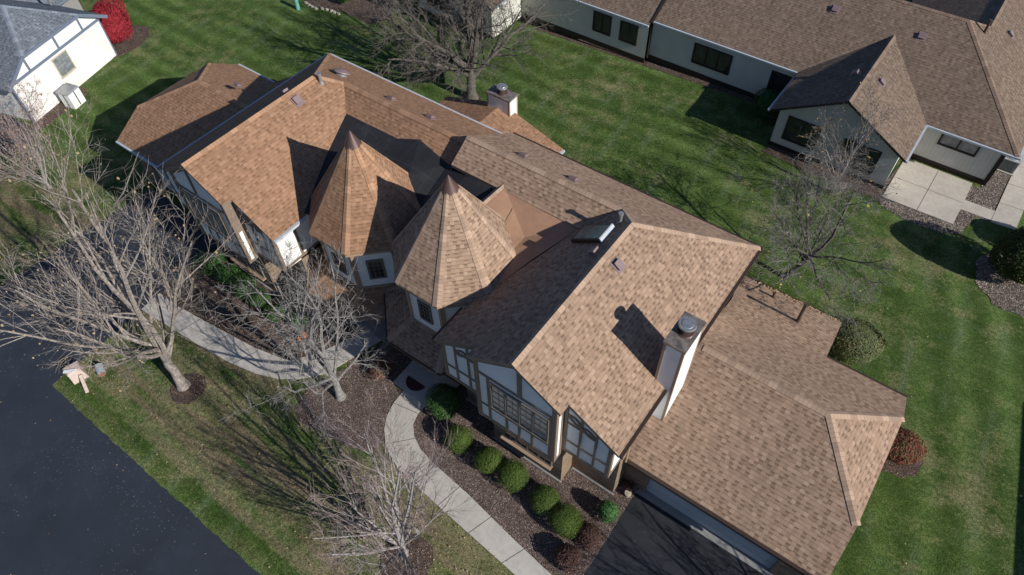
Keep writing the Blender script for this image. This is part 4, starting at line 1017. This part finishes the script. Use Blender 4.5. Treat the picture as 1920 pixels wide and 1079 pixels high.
# ------------------------------------------------------------------ plants
def leaf_blob(mb, c, rx, ry, rz, n, size, noise=0.08, flat=False, bottom=-0.6):
    """many leaf-sized faces spread through a shell"""
    lob = [(Vector((random.gauss(0, 1), random.gauss(0, 1), random.gauss(0, 1))).normalized(), random.uniform(-noise, noise)*1.6) for _ in range(14)]
    for _ in range(n):
        d = Vector((random.gauss(0, 1), random.gauss(0, 1), random.gauss(0, 1))).normalized()
        if d.z < bottom: d.z = -d.z
        k = 1.0
        for l, a in lob:
            t = d.dot(l)
            if t > 0.6: k += a*(t-0.6)/0.4
        rr = k*(1-abs(random.gauss(0, 0.07)))
        p = Vector((c[0]+d.x*rx*rr, c[1]+d.y*ry*rr, c[2]+d.z*rz*rr))
        nrm = (d+Vector((random.uniform(-.7, .7), random.uniform(-.7, .7), random.uniform(-.5, .8)))).normalized()
        a = nrm.orthogonal().normalized(); b = nrm.cross(a); th = random.uniform(0, 6.28)
        a, b = a*math.cos(th)+b*math.sin(th), b*math.cos(th)-a*math.sin(th)
        s = size*random.uniform(0.6, 1.3)
        i = len(mb.v); mb.v += [p-a*s*0.5, p+b*s*0.32, p+a*s*0.5, p-b*s*0.32]; mb.f.append([i, i+1, i+2, i+3]); mb.uv += [(0, 0), (1, 0), (1, 1), (0, 1)]

def shrub(name, label, cat, x, y, r, h, mat, n=2600, size=0.05, group=None, noise=0.14, cone=False, ry=None):
    z = gz(x); root = thing(name, label, cat, (x, y, z), group)
    m = MB()
    if cone:
        for k in range(7):
            t_ = k/6; leaf_blob(m, (x, y, z+h*(0.2+0.68*t_)), r*(1-0.75*t_), (ry or r)*(1-0.75*t_), h*0.2, n//7, size, noise)
    else:
        leaf_blob(m, (x, y, z+h*0.5), r, ry or r, h*0.5, n, size, noise)
        leaf_blob(m, (x, y, z+h*0.5), r*0.85, (ry or r)*0.85, h*0.43, n//2, size*1.5, noise)
    m.build('foliage', M[mat], root)
    c = MB(); k = 6
    for i in range(k):
        a = 6.28*i/k; c.cyl((x+0.04*math.cos(a), y+0.04*math.sin(a), z-0.05), (x+r*0.5*math.cos(a), y+r*0.5*math.sin(a), z+h*0.55), 0.018, 0.008, 5)
    c.build('stem', M['bark4'], root)
    return root
GRP = 'clipped shrubs in the gravel bed'
shrub('round_shrub', 'large dark green shrub nearest the entry slab, half in the shade of the house', 'shrub', -3.85, 0.52, 0.72, 1.15, 'darkgreen', 4200, 0.055, GRP)
shrub('round_shrub', 'clipped green ball shrub next down the gravel bed from the large shaded one', 'shrub', -2.46, -0.31, 0.57, 0.95, 'box', 5200, 0.038, GRP, 0.07)
shrub('round_shrub', 'clipped green ball shrub below the left end of the front window', 'shrub', -0.98, -0.30, 0.56, 0.9, 'box', 5200, 0.038, GRP, 0.07)
shrub('round_shrub', 'clipped green ball shrub in the middle of the row, below the front window', 'shrub', 0.13, -0.29, 0.62, 0.95, 'box', 5600, 0.038, GRP, 0.07)
shrub('round_shrub', 'clipped green ball shrub touching the last and largest ball on its house side', 'shrub', 1.63, -0.32, 0.59, 0.9, 'box', 5200, 0.038, GRP, 0.07)
shrub('round_shrub', 'largest clipped green ball shrub, last in the row beside the maroon shrub', 'shrub', 2.64, -0.59, 0.65, 0.95, 'box', 5800, 0.038, GRP, 0.07)
shrub('dwarf_spruce', 'small bright green dwarf conifer standing alone near the driveway edge', 'shrub', 3.72, 0.62, 0.38, 0.85, 'brightgreen', 2600, 0.05)
shrub('barberry', 'maroon leaved shrub tucked against the largest green ball', 'shrub', 3.62, -0.49, 0.44, 0.7, 'barberry', 2000, 0.05, 'maroon shrubs by the driveway', 0.2)
shrub('barberry', 'maroon leaved shrub standing apart at the end of the gravel bed by the walk', 'shrub', 3.47, -1.55, 0.50, 0.75, 'barberry', 2200, 0.05, 'maroon shrubs by the driveway', 0.2)
shrub('red_shrub', 'low red and green shrub in the dark corner beside the entry slab', 'shrub', -7.2, 0.45, 0.40, 0.6, 'redgreen', 1700, 0.05, None, 0.1, False, 0.62)
G2 = 'evergreen shrubs in the shaded left bed'
for (x, y, r, h, lab) in ((-18.0, 0.35, 0.75, 0.9, 'evergreen shrub at the driveway end of the shaded bed'), (-16.9, 0.15, 0.7, 0.85, 'evergreen shrub second from the driveway in the shaded bed'),
                     (-15.7, 0.05, 0.65, 0.8, 'evergreen shrub in the middle of the shaded bed'), (-14.4, -0.05, 0.55, 0.7, 'evergreen shrub right of the middle in the shaded bed'),
                     (-13.2, -0.1, 0.45, 0.6, 'small evergreen shrub second from the pumpkin'), (-12.15, 0.25, 0.42, 0.6, 'small evergreen shrub next to the pumpkin')):
    shrub('evergreen_shrub', lab, 'shrub', x, y, r, h, 'darkgreen', 2200, 0.06, G2, 0.2)
shrub('viburnum', 'wide green shrub flecked with orange leaves in the notch of the garage eave', 'shrub', 8.35, 12.75, 1.12, 1.45, 'viburnum', 10500, 0.062, None, 0.28)
shrub('azalea', 'red and green shrub half hidden behind the garage roof corner', 'shrub', 11.40, 9.25, 0.82, 0.95, 'redgreen', 4200, 0.07, None, 0.1)
shrub('arborvitae', 'large dark cone shaped evergreen by the concrete side walk', 'tree', 12.95, 20.8, 1.35, 2.9, 'arbor', 11000, 0.10, None, 0.12)
shrub('round_evergreen', 'rounded evergreen beside the large cone shaped one', 'shrub', 13.75, 23.3, 0.9, 1.7, 'arbor', 4500, 0.10, None, 0.12)
shrub('yew', 'dark rounded shrub in the corner between ranch house wall and wing', 'shrub', -1.0, 25.5, 0.85, 1.6, 'darkgreen', 3000, 0.08, None, 0.15)
shrub('burning_bush', 'bright crimson rounded shrub at the corner of the painted brick house', 'shrub', -40.1, 9.7, 1.25, 2.2, 'redleaf', 8500, 0.10, None, 0.2)
shrub('leafy_bush', 'dark blue green bush beside the rock edged bed', 'shrub', -30.6, 22.0, 0.9, 1.3, 'darkgreen', 2500, 0.09, None, 0.2)

# bare trees --------------------------------------------------------------
def tube(mb, pts, rad, n):
    prev = None; base = len(mb.v)
    for i, p in enumerate(pts):
        d = (pts[min(i+1, len(pts)-1)]-pts[max(i-1, 0)]).normalized()
        a = d.orthogonal().normalized() if prev is None else (prev-d*prev.dot(d)).normalized(); prev = a; b = d.cross(a)
        for k in range(n):
            t_ = 2*math.pi*k/n; mb.v.append(p+(a*math.cos(t_)+b*math.sin(t_))*rad[i])
    for i in range(len(pts)-1):
        for k in range(n):
            k2 = (k+1) % n; mb.f.append([base+i*n+k, base+i*n+k2, base+(i+1)*n+k2, base+(i+1)*n+k]); mb.uv += [(0, 0), (1, 0), (1, 1), (0, 1)]

def tree(name, label, x, y, H, spread, trunk_h, r0, barkm, twigm, seed, mains=7, kids=(7, 6, 5), up=0.35, lean=(0, 0), leaves=None, nleaf=0, wig=0.12, angle=(25, 60), twig=0.006, droop=0.0, group='bare deciduous trees', leafs=0.09, leader=True):
    rs = random.Random(seed); z = gz(x)
    root = thing(name, label, 'tree', (x, y, z), group)
    trunk, crown, tw = MB(), MB(), MB(); tips = []
    def walk(p, d, L, r, nseg, upk, endk=0.35, wg=wig):
        pts, rad, dirs = [p.copy()], [r], [d.copy()]
        for i in range(nseg):
            d = (d+Vector((rs.gauss(0, wg), rs.gauss(0, wg), rs.gauss(0, wg)))+Vector((0, 0, upk/nseg))).normalized()
            p = p+d*(L/nseg); pts.append(p.copy()); dirs.append(d.copy()); rad.append(r*(1-(1-endk)*(i+1)/nseg))
        return pts, rad, dirs
    def branch(p, d, L, r, lev):
        ns = (7, 5, 4, 3)[lev]
        upk = up*(1.0, 0.9, 0.5, 0.2)[lev]-droop*(0, 0.2, 0.6, 0.8)[lev]
        pts, rad, dirs = walk(p, d, L, r, ns, upk, 0.3, wig*(0.8, 1, 1.2, 1.4)[lev])
        tube(crown if lev < 2 else tw, pts, rad, (6, 5, 3, 3)[lev])
        if lev >= 3: tips.append(pts[-1]); return
        nk = kids[lev]+rs.randint(-1, 2)
        for k in range(nk):
            t_ = rs.uniform(0.18, 1.0); i = min(int(t_*ns), ns-1); f = t_*ns-i
            q = pts[i].lerp(pts[i+1], f); dd = dirs[i+1]
            ax = dd.orthogonal().normalized(); ax.rotate(__import__('mathutils').Quaternion(dd, rs.uniform(0, 6.28)))
            a = math.radians(rs.uniform(*angle)); nd = (dd*math.cos(a)+ax*math.sin(a)).normalized()
            rr = max(twig, (rad[i]+(rad[i+1]-rad[i])*f)*rs.uniform(0.4, 0.62))
            branch(q, nd, L*rs.uniform(0.34, 0.62)*(1.15-0.45*t_), rr, lev+1)
    base = Vector((x, y, z-0.08)); top = Vector((x+lean[0], y+lean[1], z+trunk_h))
    n = 7; pts = [base.lerp(top, i/n)+Vector((rs.gauss(0, 0.02), rs.gauss(0, 0.02), 0)) for i in range(n+1)]
    rad = [r0*(1.65 if i == 0 else 1.18 if i == 1 else 1.0-0.22*i/n) for i in range(n+1)]
    tube(trunk, pts, rad, 12); trunk.build('trunk', barkm, root, True)
    for k in range(mains):
        a = 2*math.pi*(k+rs.uniform(-0.3, 0.3))/mains
        t_ = 0.55+0.45*rs.random() if k else 1.0
        if leader and k < 2: tilt = math.radians(rs.uniform(4, 16)); L = (H-trunk_h)*rs.uniform(0.82, 0.98); rr = r0*0.6
        else:
            tilt = math.radians(rs.uniform(28, 62)); L = min(spread/math.sin(tilt), (H-trunk_h)*1.0)*rs.uniform(0.8, 1.05); rr = r0*rs.uniform(0.36, 0.5)
        d = Vector((math.cos(a)*math.sin(tilt), math.sin(a)*math.sin(tilt), math.cos(tilt)))
        j = min(int(t_*n), n-1); q = pts[j].lerp(pts[j+1], t_*n-j)
        branch(q, d, L, rr, 0)
    for v_, nm, mt_ in ((crown, 'branches', barkm), (tw, 'twigs', twigm)): v_.build(nm, mt_, root)
    if leaves and nleaf:
        m = MB()
        for _ in range(nleaf):
            p = rs.choice(tips)+Vector((rs.gauss(0, .05), rs.gauss(0, .05), rs.gauss(0, .05)))
            a = Vector((rs.gauss(0, 1), rs.gauss(0, 1), rs.gauss(0, 1))).normalized(); b = a.orthogonal().normalized(); s = leafs*rs.uniform(0.6, 1.2)
            i = len(m.v); m.v += [p-a*s*.5, p+b*s*.4, p+a*s*.5, p-b*s*.4]; m.f.append([i, i+1, i+2, i+3]); m.uv += [(0, 0)]*4
        m.build('leaves', M[leaves], root)
    return root

tree('bare_tree', 'largest bare tree, fanning over the left driveway from a mulch ring by the street', -13.76, -4.92, 12.6, 4.2, 2.6, 0.20, M['bark1'], M['bark1'], 11, 11, (8, 6, 5), 0.55, (-0.3, 0.15), 'tanleaf', 600, 0.10, (20, 50), 0.0058, leafs=0.1)
tree('bare_tree', 'pale lichen grey bare tree in the mulch in front of the left turret', -7.81, -1.46, 7.2, 3.3, 1.7, 0.16, M['bark2'], M['bark2'], 29, 9, (8, 6, 4), 0.3, (-0.15, 0.05), None, 0, 0.18, (28, 65), 0.0065)
tree('bare_tree', 'vase shaped bare tree with reddish twigs in the round mulch ring beside the walk', -1.37, -4.73, 7.8, 2.5, 1.0, 0.125, M['bark3'], M['twigred'], 35, 15, (8, 6, 4), 0.5, (0, 0), 'pinkbud', 60, 0.07, (15, 45), 0.005, leafs=0.06)
tree('bare_tree', 'wide bare tree with thick trunk behind the short broad chimney', -16.0, 17.7, 8.2, 7.2, 2.2, 0.29, M['bark4'], M['bark4'], 47, 15, (8, 7, 6), 0.12, (0, 0), None, 0, 0.16, (25, 65), 0.009, 0.25)
tree('bare_tree', 'slanting dark bare tree on the back lawn behind the garage wing', 4.46, 14.93, 6.4, 4.7, 1.8, 0.12, M['bark4'], M['bark4b'], 59, 11, (8, 7, 6), 0.2, (0.75, 0.25), 'yellowleaf', 14, 0.15, (25, 60), 0.0075, leafs=0.12)
tree('young_tree', 'young bare tree with dry brown leaves in front of the ranch house wing', 4.3, 21.6, 4.8, 2.4, 0.8, 0.06, M['bark3'], M['bark4b'], 61, 9, (7, 6, 4), 0.35, (0, 0), 'orangeleaf', 240, 0.12, (20, 50), 0.0075, leafs=0.09)
tree('young_tree', 'multi stemmed small tree with pinkish dry leaves by the painted brick house', -30.5, -1.2, 5.2, 2.6, 0.5, 0.07, M['bark3'], M['twigred'], 73, 9, (7, 5, 4), 0.5, (0, 0), 'pinkbud', 900, 0.10, (15, 45), 0.009, leafs=0.09)
tree('orange_tree', 'small tree still holding orange leaves at the left edge by the painted brick house', -37.2, -1.6, 3.6, 1.3, 1.0, 0.05, M['bark3'], M['bark3'], 79, 7, (5, 4, 4), 0.3, (0, 0), 'orangeleaf', 1500, 0.12, (20, 50), 0.008, leafs=0.12)

tree('bare_tree', 'bare tree on the far side of the right driveway whose branch shadows cross the asphalt', 14.6, -0.4, 6.4, 3.4, 1.6, 0.12, M['bark4'], M['bark4'], 91, 9, (6, 6, 5), 0.3, (0, 0), None, 0, 0.14, (25, 60), 0.008)
shrub('round_shrub', 'clipped shrub on the far side of the right driveway by the garage corner', 'shrub', 11.5, 0.8, 0.8, 1.5, 'box', 3000, 0.06)

# ------------------------------------------------------------------ small things
# pumpkin
PK = thing('pumpkin', 'bright orange pumpkin on the mulch by the pale bare tree', 'pumpkin', (-11.4, -0.3, gz(-11.4)+0.02))
m = MB(); N, K = 40, 10; px_, py_, pz_ = -11.4, -0.3, gz(-11.4)+0.02
def pk(i, j):
    th, ph = 2*math.pi*i/N, math.pi*j/K; rr = 0.23*(1+0.09*abs(math.cos(5*th))-0.05)*math.sin(ph)
    return (px_+rr*math.cos(th), py_+rr*math.sin(th), pz_+0.14-0.14*math.cos(ph)*(1-0.12*(math.sin(ph) < 0.3)))
for i in range(N):
    for j in range(K): m.face([pk(i, j), pk((i+1) % N, j), pk((i+1) % N, j+1), pk(i, j+1)])
m.build('pumpkin_shell', M['pumpkin'], PK, True)
m = MB(); m.cyl((px_, py_, pz_+0.26), (px_+0.03, py_, pz_+0.34), 0.025, 0.018, 8); m.build('pumpkin_stem', M['bark1'], PK)
# half-round doormat
m = MB(); c0 = Vector((-5.65, 0.85, 0.103)); pts = [(c0.x+0.46*math.cos(a), c0.y+0.46*math.sin(a)) for a in [R(180+20)+math.pi*k/16-R(20) for k in range(17)]]
zt = gz(-5.2)+0.118
m.prism([(x, y, zt-0.014) for x, y in pts], [(x, y, zt) for x, y in pts])
tag(m.build('doormat', M['mat']), 'dark red half round doormat on the entry slab', 'doormat')
# post-and-board sign lying by the street (pink), and the mailbox drum
SG = thing('mail_stand', 'weathered pink wooden mailbox stand with white flap at the driveway corner', 'mailbox', (-18.0, -7.2, -0.56))
zb = gz(-18)
m = MB(); m.prism([(-18.35, -7.55, zb+0.05), (-17.75, -7.6, zb+0.05), (-17.6, -7.0, zb+0.05), (-18.2, -6.85, zb+0.05)], [(-18.3, -7.5, zb+0.62), (-17.8, -7.55, zb+0.62), (-17.65, -7.05, zb+0.66), (-18.15, -6.9, zb+0.66)]); m.build('mail_stand_body', M['pink'], SG)
m = MB(); m.prism([(-18.33, -7.53, zb+0.625), (-17.78, -7.58, zb+0.625), (-17.63, -7.03, zb+0.665), (-18.17, -6.88, zb+0.665)], [(-18.25, -7.45, zb+0.72), (-17.85, -7.5, zb+0.72), (-17.7, -7.1, zb+0.74), (-18.1, -6.95, zb+0.74)]); m.build('lid', M['pink'], SG)
m = MB(); m.beam((-18.05, -7.55, zb+0.75), (-17.7, -7.2, zb+0.76), 0.14, 0.03); m.build('flap', M['white'], SG)
m = MB(); m.beam((-17.6, -7.2, zb+0.45), (-16.95, -7.5, zb+0.05), 0.13, 0.09); m.build('arm', M['pink'], SG)
DR = thing('paint_drum', 'small pale blue ribbed drum lying on the grass beside the pink mailbox stand', 'drum', (-17.3, -6.6, gz(-17.3)))
zd = gz(-17.3)+0.18
m = MB()
a, b = Vector((-17.6, -6.45, zd)), Vector((-17.1, -6.62, zd)); d = (b-a)/6
for k in range(6): m.cyl(a+d*k, a+d*(k+0.8), 0.17, 0.155, 16)
m.build('drum_shell', M['mbox'], DR)
m = MB(); m.cyl(b-d*0.18, b+d*0.1, 0.15, 0.14, 16); m.build('drum_end', M['rust'], DR)
# teal utility pedestal
UP = thing('utility_pedestal', 'teal cylindrical utility pedestal on the lawn at the top edge', 'utility post', (-32.7, 19.2, -1))
m = MB(); m.cyl((-32.7, 19.2, -1.05), (-32.7, 19.2, -0.1), 0.15, None, 18); m.build('post', M['teal'], UP)
m = MB(); m.cyl((-32.7, 19.2, -0.1), (-32.7, 19.2, 0.0), 0.17, 0.12, 18); m.build('post_cap', M['teal'], UP)
# limestone edging rocks
spots = [(-32.75+0.36*k+random.uniform(-.05, .05), 20.05-0.02*k*(1 if k < 4 else -2)+random.uniform(-.06, .06)) for k in range(9)]
for i, (x, y) in enumerate(spots):
    m = MB(); z = gz(x)
    r1, r2 = random.uniform(.13, .2), random.uniform(.09, .13)
    bt = [(x+r1*math.cos(a), y+r2*math.sin(a), z-0.02) for a in [2*math.pi*k/7 for k in range(7)]]
    m.prism(bt, [(x+(p[0]-x)*0.75, y+(p[1]-y)*0.75, z+random.uniform(.09, .12)) for p in bt])
    tag(m.build('edging_rock', M['stone']), 'pale limestone rock edging the planting bed at the top edge', 'rock', 'rocks edging the bed')
# air conditioner condenser by the ranch house corner
AC = thing('air_conditioner', 'round topped grey air conditioner beside the ranch house corner', 'air conditioner', (11.0, 28.6, 0))
m = MB(); m.box(10.52, 11.42, 28.0, 28.9, 0.02, 0.10); m.build('pad', M['nwalk'], AC)
m = MB(); m.box(10.6, 11.34, 28.08, 28.82, 0.10, 0.80); m.build('condenser_body', M['black'], AC)
m = MB()
for k in range(9): m.box(10.585, 11.355, 28.065, 28.835, 0.14+k*0.07, 0.155+k*0.07)
m.box(10.57, 11.37, 28.05, 28.85, 0.78, 0.84); m.cyl((10.97, 28.45, 0.84), (10.97, 28.45, 0.90), 0.36, 0.33, 26); m.build('grille', M['ac'], AC)
# firewood / bench seat by garage corner
PT = thing('planter', 'small dark planter with pale pot at the garage corner by the brick wall', 'planter', (3.85, 1.9, 0))
m = MB(); m.cyl((3.92, 1.72, 0.02), (3.92, 1.72, 0.24), 0.09, 0.13, 14); m.build('pot', M['stone'], PT)
m = MB(); leaf_blob(m, (3.80, 1.95, 0.28), 0.26, 0.2, 0.22, 350, 0.08, 0.3); m.build('dry_plant', M['barberry'], PT)
# fallen leaves
m = MB(); rs = random.Random(5)
def litter(n, x0, x1, y0, y1, s=0.07):
    for _ in range(n):
        x, y = rs.uniform(x0, x1), rs.uniform(y0, y1); z = gz(x)+0.055
        t_ = rs.uniform(0, 6.28); k = s*rs.uniform(.5, 1.2)
        a = Vector((math.cos(t_), math.sin(t_), rs.uniform(-.3, .3)))*k*.5; b = Vector((-math.sin(t_), math.cos(t_), rs.uniform(-.3, .3)))*k*.4; p = Vector((x, y, z))
        i = len(m.v); m.v += [p-a, p+b, p+a, p-b]; m.f.append([i, i+1, i+2, i+3]); m.uv += [(0, 0)]*4
litter(600, -26, -8, -8.1, 0.5, 0.06); litter(160, -8, 2, -8, -3, 0.06); litter(160, -19, 4, -1.8, 1.0, 0.05); litter(70, -20, 16, 12.5, 26, 0.06); litter(160, 2, 9, 12.5, 16, 0.06); litter(25, 11, 17, 0, 14, 0.06); litter(70, -40, -20, -2, 22, 0.06); litter(60, -30, -2, -14, -8.3, 0.045)
litter(160, -1, 6, -6.5, -2.6)
tag(m.build('fallen_leaves', M['litter']), kind='stuff')
m = MB()
def eave_litter(n, x0, x1, y, z):
    for _ in range(n):
        x = rs.uniform(x0, x1); p = Vector((x, y-abs(rs.gauss(0, .06)), z+0.05)); t_ = rs.uniform(0, 6.28); k = 0.06
        a = Vector((math.cos(t_), math.sin(t_), .2))*k*.6; b = Vector((-math.sin(t_), math.cos(t_), .1))*k*.5
        i = len(m.v); m.v += [p-a, p+b, p+a, p-b]; m.f.append([i, i+1, i+2, i+3]); m.uv += [(0, 0)]*4
eave_litter(130, 3.9, 7.4, 12.24, 1.95)
tag(m.build('gutter_leaves', M['litter']), kind='stuff')
